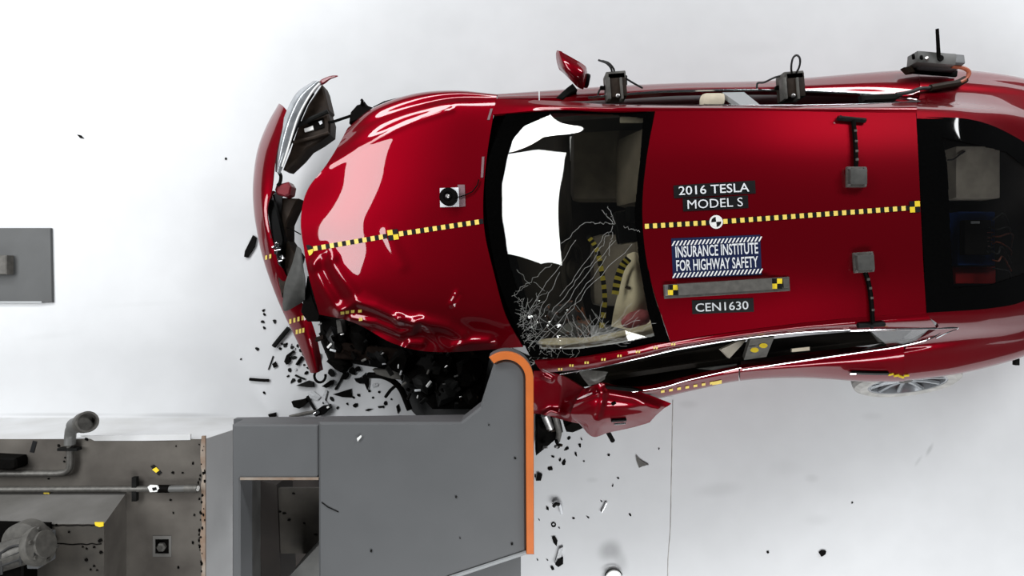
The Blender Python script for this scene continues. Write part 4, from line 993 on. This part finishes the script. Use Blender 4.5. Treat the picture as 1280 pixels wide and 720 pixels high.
def roof_box(name, label, x, y, cable, foot, chrome_dot, a):
    c_ = at(rb_roof, x, y, .004)
    o = thing(name, tuple(c_), label, 'sensor', 'sensor boxes on the roof')
    MB().bbox(c_ + [0, 0, .010], (.108, .112, .018), .004, rotz(a)).build('base_plate', 'metal_dull', o)
    MB().bbox(c_ + [0, -.002, .026], (.092, .085, .030), .006, rotz(a)).build('sensor_cover', 'grey_plastic', o)
    for sx in (-.043, .043):
        for sy in (-.045, .045):
            v = rotz(a) @ Vector((sx, sy, .02)); MB().lathe([(.007, 0), (.007, .008)], Matrix.Translation(Vector(c_) + v), 8).build('screw', 'metal', o)
    pts_ = [at(rb_all, x_, y_, .014) for x_, y_ in cable]; MB().tube(cr([p for p in pts_ if p is not None], 24), .012, 8).build('cable', 'black_plastic', o)
    a_, b_ = at(rb_all, *foot[0], .012), at(rb_all, *foot[1], .012)
    MB().tube([a_, (a_ + b_) / 2, b_], .014, 8).build('clamp_bar', 'charcoal', o)
    p_ = at(rb_all, *chrome_dot, .026); MB().lathe([(.008, -.004), (.008, .006)], Matrix.Translation(Vector(p_)), 8).build('bolt_head', 'chrome', o)
    for k in range(4):
        t = (k + 1) / 5; i = int(t * (len(cable) - 1)); p0 = np.array(cable[i], float); p1 = np.array(cable[i + 1], float); s_ = p0 + (p1 - p0) * (t * (len(cable) - 1) - i)
        p_ = at(rb_all, s_[0], s_[1], .024); MB().bbox(p_, (.016, .014, .008), .003).build('cable_tie', 'metal_dull', o)
rb_all = bvh_of([roof, railf, railn])
roof_box('roof_sensor', 'small square sensor box on the roof, cable running up to the far rail', 1068, 222, [(1068, 211), (1068, 195), (1067, 175), (1065, 153)], ((1046, 149), (1080, 152)), (1047, 149), 0)
roof_box('roof_sensor', 'small square sensor box on the roof, cable running down to the side window', 1077, 328, [(1079, 338), (1084, 355), (1087, 375), (1089, 402)], ((1071, 405), (1104, 403)), (1087, 404.5), .07)

# LED strip
def quad_bar(name, parent, a, b, h_, z0_, th, m, bev=.004):
    A, B = at(rb_roof, *a, z0_), at(rb_roof, *b, z0_); d_ = nz(B - A); ang = math.atan2(d_[1], d_[0])
    L_ = np.linalg.norm(B - A); return MB().bbox((A + B) / 2 + [0, 0, th / 2], (L_, h_, th), bev, eul(0, -math.asin(d_[2]), ang)).build(name, m, parent)
c = at(rb_roof, 908, 359, .002)
lb = thing('light_bar', tuple(c), 'long grey bar with yellow checks on both ends, across the roof', 'bar')
quad_bar('base_strip', lb, (829, 364.5), (986, 354.5), .078, .006, .008, 'metal_dull')
quad_bar('bar_body', lb, (846, 362), (962, 354.5), .062, .009, .03, 'brown_grey')
for (x, y) in ((840, 362), (969, 354)):
    q_ = MB(); A = at(rb_roof, x, y, .012); s_ = .028
    for k, (i, j) in enumerate(((-1, -1), (0, -1), (-1, 0), (0, 0))):
        q_.box(A + [i * s_ + s_ / 2, j * s_ + s_ / 2, .006], (s_, s_, .012), m=(1 if (i + j) % 2 else 0))
    q_.build('end_check', ['yellow', 'black_tape'], lb, smooth=False)
quad_bar('end_block', lb, (830, 362.5), (836, 362), .06, .01, .015, 'metal'); quad_bar('end_block', lb, (977, 354), (984, 353.5), .05, .01, .015, 'metal_dull')

def cam_box(name, label, x, y, hp, cables, extra=None):
    z_ = 1.10; c_ = P(x, y + 16, 1.0)
    o = thing(name, tuple(c_), label, 'sensor', 'sensor boxes on the far side windows')
    MB().bbox(P(x, y + 2, 1.04), (.115, .15, .14), .01, rotz(.08)).build('housing', 'dark_brown', o)
    MB().bbox(P(x - 1, y - 10, 1.05), (.12, .05, .12), .008, rotz(.08)).build('cap_plate', 'brown_grey', o)
    MB().bbox(P(x - 9, y + 4, 1.09), (.022, .13, .06), .004, rotz(.08)).build('side_plate', 'metal_dull', o)
    MB().bbox(P(x + 7, y + 4, 1.09), (.016, .13, .06), .004, rotz(.08)).build('side_plate', 'brown_grey', o)
    MB().bbox(P(x + 11, y - 6, 1.06), (.03, .06, .06), .006).build('latch', 'black_plastic', o)
    for cb in cables: MB().tube(cr([P(*q) for q in cb], 24), .006, 7).build('cable', 'rubber', o)
    MB().bbox(P(x - 14, y + 2, 1.03), (.05, .02, .03), .004).build('bracket', 'black_plastic', o)
    MB().lathe([(.012, 0), (.012, .012), (.006, .016)], Matrix.Translation(Vector(P(x + 3, y + 12, 1.115))), 10).build('bolt_head', 'metal', o)
    return o
cam_box('window_sensor', 'dark sensor box behind the door mirror, with one arching cable pair', 769, 108, 30, [[(765, 93, 1.08), (764, 86, 1.12), (758, 79, 1.16), (748, 75, 1.18)], [(768, 92, 1.08), (767, 86, 1.11), (761, 79, 1.15), (753, 76, 1.17)], [(757, 109, 1.02), (750, 112, 1.0), (747, 119, .98)], [(782, 98, 1.04), (792, 104, 1.02), (803, 110, .98)]])
cam_box('window_sensor', 'dark sensor box at the rear window, with a cable looped upright', 988, 108, 30, [[(990, 94, 1.1), (989, 84, 1.14), (991, 73, 1.18), (996, 69, 1.2), (1000, 74, 1.18), (999, 84, 1.14), (994, 93, 1.1)], [(979, 94, 1.06), (968, 97, 1.04), (955, 103, 1.0), (947, 104, .98), (946, 112, .97)]])
# antenna box
abx = thing('antenna_box', tuple(P(1164, 90, .93)), 'grey metal box with one upright black antenna on the rear quarter', 'transmitter')
q_ = MB(); q_.bbox(P(1165, 84, .90) + np.array([0, 0, .06]), (.235, .06, .13), .006, eul(-.25, 0, -.08)); q_.build('case', 'steel_grey', abx)
MB().bbox(P(1164, 76, .98), (.24, .07, .10), .006, eul(0, 0, -.08)).build('case_top', 'steel_dark', abx)
MB().bbox(P(1166, 90, .92), (.30, .04, .02), .004, eul(0, 0, -.08)).build('mounting_foot', 'black_plastic', abx)
MB().tube([P(1173.5, 73, 1.03), P(1172.5, 55, 1.06), P(1171.5, 36, 1.09)], [.011, .010, .009], 10).build('antenna', 'black_plastic', abx)
MB().lathe([(.018, 0), (.018, .02)], Matrix.Translation(Vector(P(1173.5, 74, 1.02))), 12).build('antenna_base', 'black_plastic', abx)
for (x, y) in ((1142, 72), (1152, 73.5), (1159, 75)): MB().tube([P(x, y + 1, 1.02), P(x - .5, y - 3, 1.05)], .009, 8).build('switch', 'black_plastic' if x < 1155 else 'metal', abx)
MB().prism([(1130, 84), (1140, 82), (1145, 90), (1137, 91)], .97, .93, .004).build('side_bracket', 'dark_brown', abx, angle=25)
MB().tube(cr([P(1190, 83, 1.0), P(1204, 85, 1.0), P(1211, 90, 1.0), P(1208, 98, 1.0), P(1200, 103, 1.0)], 24), .012, 8).build('copper_cable', 'copper', abx)
MB().tube(cr([P(1207, 99, .99), P(1197, 104, .99), P(1180, 107, 1.0), P(1163, 110, 1.0)], 24), .022, 8).build('cable_sleeve', 'dark_brown', abx)
MB().tube(cr([P(1163, 110, 1.0), P(1150, 111, 1.02), P(1138, 115, 1.03), P(1120, 118, 1.05)], 24), .012, 8).build('cable_tail', 'rubber', abx)
MB().prism([(1078, 118), (1118, 116), (1130, 119), (1120, 125), (1080, 127)], 1.15, 1.10, .01).build('foam_pad', 'charcoal', abx, angle=25)

# luggage bay equipment
LZ = .721
e = MB(); e.bbox(P(1211, 218, LZ + .08), (.28, .33, .16), .008); e = e.build('equipment_case', 'beige_dim'); tag(e, 'pale box in the luggage bay under the rear glass', 'box')
MB().tube(cr([P(1184, 200, LZ + .165), P(1192, 199, LZ + .17), P(1200, 193, LZ + .17), P(1206, 189, LZ + .165)], 14), .005, 6).build('cord', 'rubber', e)
dl = thing('data_recorder', tuple(P(1215, 300, LZ)), 'blue recorder unit with silver connectors under the rear glass', 'recorder')
MB().bbox(P(1212, 299, LZ + .06), (.24, .345, .12), .006).build('case', 'blue_case', dl)
MB().bbox(P(1219, 297, LZ + .14), (.17, .22, .05), .006).build('black_module', 'interior_dark', dl)
MB().bbox(P(1219, 278, LZ + .168), (.055, .016, .004), .001).build('label', 'label_white', dl)
for k in range(6):
    y = 284 + k * 6.2; MB().cyl(P(1232, y, LZ + .16), P(1241, y + R.uniform(-1, 1), LZ + .16), .008, 8).build('connector', 'chrome', dl)
for k in range(7):
    y = 275 + k * 10; x2 = R.uniform(1252, 1266); MB().tube(cr([P(1241, y, LZ + .16), P(1248, y + R.uniform(-6, 6), LZ + .2), P(x2, y + R.uniform(-10, 10), LZ + .15), P(1264, y + 14, LZ + .05)], 16), .005, 6).build('wire', R.choice(['rubber', 'grey_plastic', 'copper']), dl)
rbk = MB(); rbk.bbox(P(1214, 344, LZ + .04), (.26, .11, .08), .006); rbk = rbk.build('battery_block', 'red_block'); tag(rbk, 'flat red block in the luggage bay beside the blue recorder', 'battery')

# ------------------------------------------------------------------ debris
def shard(name, pts, m, th=.006, z=0.0, lift=0.0):
    """flat broken piece whose outline is seen at pts; it lies on height z"""
    b = MB(); b.prism(pts, z + th, z + .0005, 0.0)
    o = b.build(name, m, smooth=False)
    return o
def rod(name, a, b, r_, m, z=0.0): return MB().tube([P(a[0], a[1], z + r_), P((a[0] + b[0]) / 2 + R.uniform(-.6, .6), (a[1] + b[1]) / 2 + R.uniform(-.6, .6), z + r_), P(b[0], b[1], z + r_)], r_, 7).build(name, m)
def poly(x, y, r_, n=6, sx=1, sy=1, a=0):
    out = []
    for k in range(n):
        t = 2 * math.pi * k / n; q_ = r_ * R.uniform(.6, 1.15); u_, v_ = q_ * math.cos(t) * sx, q_ * math.sin(t) * sy
        out.append((x + u_ * math.cos(a) - v_ * math.sin(a), y + u_ * math.sin(a) + v_ * math.cos(a)))
    return out
D = lambda o, label, cat='shard', group=None: tag(o, label, cat, group)
D(shard('plastic_shard', [(96, 168), (101, 169), (105, 173), (100, 172.5)], 'black_plastic'), 'lone black shard on the open white floor at upper left')
D(shard('plastic_shard', poly(282, 198, 1.8), 'black_plastic'), 'tiny black crumb on the floor left of the headlight', 'crumb')
D(shard('plastic_strip', [(316, 294), (320, 297), (318, 308), (309, 322), (305, 321), (306, 314)], 'black_plastic', .02), 'black strip half hidden under the left edge of the red bumper', 'strip')
D(rod('plastic_bar', (312, 474), (336, 475.5), .012, 'black_plastic'), 'black bar lying level on the floor, left of all the debris', 'bar')
D(rod('plastic_bar', (342, 433), (361, 410), .018, 'charcoal'), 'dark bar leaning out from the torn end of the red bumper', 'bar')
D(rod('plastic_rod', (335.5, 462), (341.5, 445), .005, 'charcoal'), 'thin dark rod on the floor left of the wedge of black plastic', 'rod')
D(shard('plastic_wedge', [(340, 455), (344, 452), (347, 458), (342, 460)], 'black_plastic', .012), 'small black wedge touching the thin rod on the floor', 'wedge')
D(shard('plastic_clip', [(355, 452), (358, 444), (366, 438), (368, 440), (361, 446), (363, 452), (358, 456)], 'black_plastic', .02), 'black hooked clip on the floor beside the torn bumper', 'clip')
D(rod('plastic_strip', (371, 456), (378, 446), .012, 'black_plastic'), 'short bent black strip close beside the torn bumper end', 'strip')
D(rod('plastic_strip', (369, 469), (381, 474), .008, 'charcoal'), 'slim dark strip on the floor below the hooked clip', 'strip')
D(shard('plastic_wedge', [(370, 482), (385, 476), (391, 478), (392, 484), (384, 484)], 'charcoal', .03), 'flat dark wedge lying at the lower tip of the red bumper', 'wedge')
D(shard('plastic_block', [(364, 502), (377, 500), (381, 498), (384, 503), (379, 508), (374, 511), (367, 509)], 'black_plastic', .05), 'black torn block on the floor near the barrier corner', 'block')
D(rod('plastic_strip', (362, 521), (396, 514), .014, 'brown_grey'), 'grey brown strip lying along the floor just before the barrier', 'strip')
gc = shard('trim_chunk', [(391, 516), (402, 508), (411, 506), (413, 511), (405, 518), (395, 521)], 'black_gloss', .05); D(gc, 'glossy black chunk with bright edges on the floor before the barrier', 'chunk')
MB().bbox(P(396, 516.5, .055), (.05, .025, .012), .004, rotz(.5)).build('bright_face', 'chrome', gc)
MB().bbox(P(410, 509, .055), (.02, .015, .012), .004, rotz(.5)).build('bright_face', 'white', gc)
D(shard('clear_piece', [(384, 491), (392, 489), (401, 496), (397, 500), (388, 498)], 'clear_shard', .012), 'clear curved lens piece on the floor below the bumper tip', 'lens')
D(shard('clear_piece', [(402, 498), (406, 488), (409, 489), (406, 500), (411, 506), (406, 506)], 'clear_shard', .015), 'upright clear lens sliver beside the curved lens piece', 'lens')
D(rod('black_hose', (384, 495), (394, 513), .011, 'charcoal'), 'dark bent hose between the torn block and the glossy chunk', 'hose')
D(shard('plastic_triangle', [(416, 493), (439, 486), (440, 497), (428, 496.5)], 'black_plastic', .01), 'black triangle of plastic, its long side towards the barrier', 'shard')
D(rod('plastic_rod', (419, 487), (431, 465), .009, 'charcoal'), 'straight dark rod pointing at the black triangle', 'rod')
D(shard('plastic_hook', [(402, 483), (412, 476), (416, 475), (416, 481), (408, 485)], 'black_plastic', .03), 'black flat hook right of the bumper tip', 'hook')
ring_ = MB(); ring_.tube([P(400 + 7 * math.cos(t), 470 + 8 * math.sin(t), .10) for t in np.linspace(-.3, 4.2, 14)], .010, 7)
D(ring_.build('black_bracket', 'black_plastic'), 'curled black bracket around the tip of the red bumper', 'bracket')
D(shard('clear_piece', [(443, 471), (450, 466), (457, 466), (452, 471), (446, 473)], 'clear_shard', .02), 'bright clear fragment below the dark beam', 'lens')
D(shard('plastic_shard', [(453, 468), (461, 470), (461, 480), (459, 488), (455, 478)], 'black_plastic', .015), 'black pointed shard hanging below the arch edge', 'shard')
D(shard('plastic_shard', [(456, 513), (460, 511), (466, 511), (460, 514)], 'black_plastic', .008), 'black sliver on the floor close to the flange, left one', 'shard')
D(shard('plastic_shard', [(472, 508), (480, 507), (480, 510), (473, 510)], 'black_plastic', .008), 'level black sliver on the floor inside the arch', 'shard')
D(shard('plastic_shard', [(495, 508), (498, 505), (500, 513), (497, 517)], 'black_plastic', .008), 'upright black sliver on the floor nearest the front wheel', 'shard')
D(shard('plastic_crumb', [(335, 518), (344, 516), (345, 520), (341, 523), (336, 521)], 'black_plastic', .02), 'black crumb on the floor at the barrier frame corner', 'crumb')
for (x, y) in ((301, 449), (328, 402), (330, 393), (329, 388), (343, 402), (330, 410), (321, 436), (330, 491), (350, 436), (356, 432), (362, 462), (360, 470), (358, 430), (365, 434), (352, 430), (372, 432), (376, 438), (386, 460), (383, 466), (374, 476), (366, 476), (393, 455), (367, 447), (380, 456), (415, 499), (405, 503), (442, 497), (448, 494), (422, 520 - 10), (434, 505), (444, 507), (474, 490), (466, 497), (489, 499), (482, 504), (462, 489)):
    D(shard('plastic_crumb', poly(x, y, R.uniform(1.3, 2.8), 6, R.uniform(1, 1.8), 1, R.uniform(0, 3)), R.choice(['black_plastic', 'charcoal']), .006), 'small dark crumb of plastic on the floor around the torn bumper end', 'crumb', 'crumbs by the torn bumper')
for (x, y) in ((388, 433), (380, 442), (397, 447), (437, 455), (428, 461), (440, 464), (452, 476), (414, 466), (421, 459), (447, 461), (432, 470)):
    D(shard('torn_plastic', poly(x, y, R.uniform(3, 6), 7, R.uniform(1, 1.9), .8, R.uniform(0, 3)), R.choice(['black_plastic', 'black_gloss', 'charcoal']), .02), 'ragged black plastic scrap heaped right of the torn bumper end', 'scrap', 'scraps right of the bumper')
for (x, y) in ((368, 436), (363, 431), (376, 433), (369, 462), (392, 443), (427, 456), (437, 460), (467, 482), (471, 481)):
    D(shard('clear_crumb', poly(x, y, R.uniform(1.5, 3), 6), 'clear_shard', .01), 'small bright glass crumb among the debris by the bumper', 'crumb', 'glass crumbs by the bumper')
# right of the barrier
D(shard('plastic_shard', [(795, 569), (801, 575), (804, 577), (811, 581), (803, 583), (799, 585), (796, 577)], 'brown_grey', .012), 'grey torn leaf of plastic alone on the floor below the door', 'shard')
D(shard('plastic_shard', [(672, 592), (678, 594), (676, 601), (670, 601)], 'black_plastic', .02), 'black flap on the floor touching the orange face', 'shard')
for (x, y, r_) in ((688, 586, 3.4), (705, 578, 3), (709, 561, 2.6), (725, 557, 2.4), (720, 568, 2), (727, 549, 1.6), (711, 548, 2.2), (700, 575, 1.8), (691, 571, 1.6), (730, 577, 1), (761, 569, 1.6), (773, 598, 1.2), (766, 607, 1.2), (735, 647, 1.5), (717, 648, 1.4), (788, 644, 1.8), (752, 627, 1), (669, 595, 1.5), (674, 650, 1), (699, 660, 1), (672, 700, 1), (684, 700, 1), (824, 561, 1)):
    D(shard('plastic_crumb', poly(x, y, r_, 6, 1.5, .8, R.uniform(0, 3)), 'black_plastic', .006), 'black crumb on the pale floor right of the orange barrier edge', 'crumb', 'crumbs right of the barrier')
D(shard('plastic_shard', [(690, 672), (694, 671), (697, 676), (696, 683), (692, 679)], 'black_plastic', .012), 'black torn shard on the floor, topmost of the three near the frame bottom', 'shard')
gs = shard('glass_sliver', [(699, 686), (704, 684), (702, 695), (697, 704), (694, 703)], 'clear_shard', .02); D(gs, 'grey clear sliver tipped with black, below the torn shard', 'sliver')
MB().prism([(697, 700), (704, 698), (704, 705), (698, 709), (694, 706)], .03, 0.001).build('black_tip', 'black_plastic', gs, smooth=False)
D(shard('plastic_shard', [(688, 709), (691, 708), (693, 712), (690, 713)], 'black_plastic', .01), 'black shard at the lowest end of the pieces near the frame bottom', 'shard')
cp = MB(); cp.tube(cr([P(691, 631, .02), P(696, 629, .03), P(700, 632, .03), P(702, 642, .02)], 14), .012, 8); cp = cp.build('bent_tube', 'label_white'); D(cp, 'small bent white tube on the floor right of the orange edge', 'tube')
MB().tube(cr([P(692, 633, .03), P(695, 630, .045), P(699, 631, .04)], 8), .013, 8).build('dark_band', 'charcoal', cp)
D(shard('plastic_shard', [(683, 633), (686, 635), (686, 638), (683, 637)], 'black_plastic', .008), 'black bit immediately left of the bent white tube', 'shard')
D(MB().tube([P(692 + 2.4 * math.cos(t), 656 + 2.4 * math.sin(t), .005) for t in np.linspace(0, 6.283, 17)[:-1]], .005, 6, closed=True).build('rubber_ring', 'charcoal'), 'tiny dark ring on the floor below the bent white tube', 'ring')
D(rod('clear_rod', (752, 640), (758, 628), .010, 'clear_shard'), 'pale clear rod lying slanted on the floor', 'rod')
dsx = MB(); Mx = Matrix.Translation(Vector(P(767, 722, 0.0))); dsx.lathe([(.05, 0.0), (.066, .006), (.07, .03), (.066, .032), (.06, .012), (.02, .008)], Mx, 30); D(dsx.build('white_dish', 'white'), 'white round dish cut off by the lower picture edge', 'dish')
MB().tube([P(767 + 11 * math.cos(t), 722 - 11 * math.sin(t), .034) for t in np.linspace(.3, 2.9, 14)], .004, 6).build('dark_rim', 'charcoal', bpy.data.objects['white_dish'])
D(shard('plastic_chunk', [(1024, 691), (1028, 688), (1033, 689), (1032, 693), (1027, 696)], 'black_plastic', .012), 'black chunk alone on the open floor at lower right', 'chunk')
D(shard('plastic_crumb', poly(960, 690.5, 2.2), 'black_plastic'), 'black crumb on the floor left of the lone black chunk', 'crumb')
D(shard('plastic_crumb', poly(1065.5, 628.5, 1.2), 'charcoal'), 'faint speck on the open floor above the lone black chunk', 'crumb')
tb = MB(); tb.bbox(P(1270, 452, .55), (.03, .05, .03), .005); tb.build('tow_bracket', 'charcoal', car)
# on the barrier
D(shard('glass_sliver', [(446, 548), (451, 544), (452, 546), (447, 552)], 'white', .01, BZ), 'bright white sliver on top of the grey barrier plate', 'sliver')
for (x, y, r_) in ((644, 573, 1.6), (570, 621, 1.6), (640, 680, 1.6), (464, 689, 1.8), (611, 531, 1.2), (575, 673, 1.0)):
    D(shard('plastic_crumb', poly(x, y, r_), 'charcoal', .005, BZ), 'dark crumb on top of the grey barrier plate', 'crumb', 'crumbs on the barrier plate')
for (x, y, r_) in ((349, 640, 1.6), (355, 642, 2), (361, 650, 2), (380, 654, 1.2), (367, 617, 1.6), (394, 668, 1.5)):
    D(shard('plastic_crumb', poly(x, y, r_, 6, 1.4, .8), 'black_plastic', .006, .95), 'dark crumb on the shelf inside the barrier frame', 'crumb', 'crumbs inside the barrier frame')
# on the concrete
D(shard('tape_scrap', [(41, 551), (46, 552), (42, 566), (37, 565)], 'black_tape', .004, BT), 'black tape scrap on the concrete left of the upturned pipe', 'tape')
yt = shard('tape_scrap', [(188, 583), (192, 581), (202, 591), (198, 594.5)], 'black_tape', .006, BT); D(yt, 'black and yellow tape scrap on the concrete above the straight pipe', 'tape')
MB().prism([(190, 587), (195, 584), (199, 588), (195, 591)], BT + .008, BT + .005).build('yellow_check', 'yellow', yt, smooth=False)
D(shard('tape_scrap', [(54, 615), (60, 614), (62, 617.5), (55, 619)], 'yellow', .012, BT + .045 - .04), 'small yellow scrap lying beside the straight pipe', 'tape')
for k in range(46):
    x, y = R.uniform(215, 252), R.uniform(552, 716)
    if R.random() < .6: x = R.uniform(248, 256)
    if abs(y - 611) < 6: continue
    D(shard('plastic_crumb', poly(x, y, R.uniform(.8, 2.2), 5, .8, 1.3), 'black_plastic', .005, BT), 'dark crumb on the concrete along its rusty right edge', 'crumb', 'crumbs on the rusty edge')
for (x, y, r_) in ((73, 557, 2), (108, 549, 2.5), (81, 572, 1.5), (80, 577, 1.3), (30, 581, 1.6), (216, 591, 2.2), (213, 625, 1.6), (228, 591, 1.5), (60, 598.5, 1.3)):
    D(shard('plastic_crumb', poly(x, y, r_), 'black_plastic', .005, BT), 'dark crumb on the open concrete near the pipes', 'crumb', 'crumbs near the pipes')
for (x, y, r_) in ((125, 676, 2.8), (126, 691, 2.2), (107, 700, 2.4), (117, 708, 1.5), (113, 712, 1.5), (103, 684, 1.4), (108, 686, 1.4), (117, 684, 1.8), (86, 665, 1.6), (70, 656.5, 1.8), (121, 713, 1.2)):
    D(shard('plastic_crumb', poly(x, y, r_), 'black_plastic', .006, UT), 'dark crumb on the raised dark plinth at lower left', 'crumb', 'crumbs on the plinth')
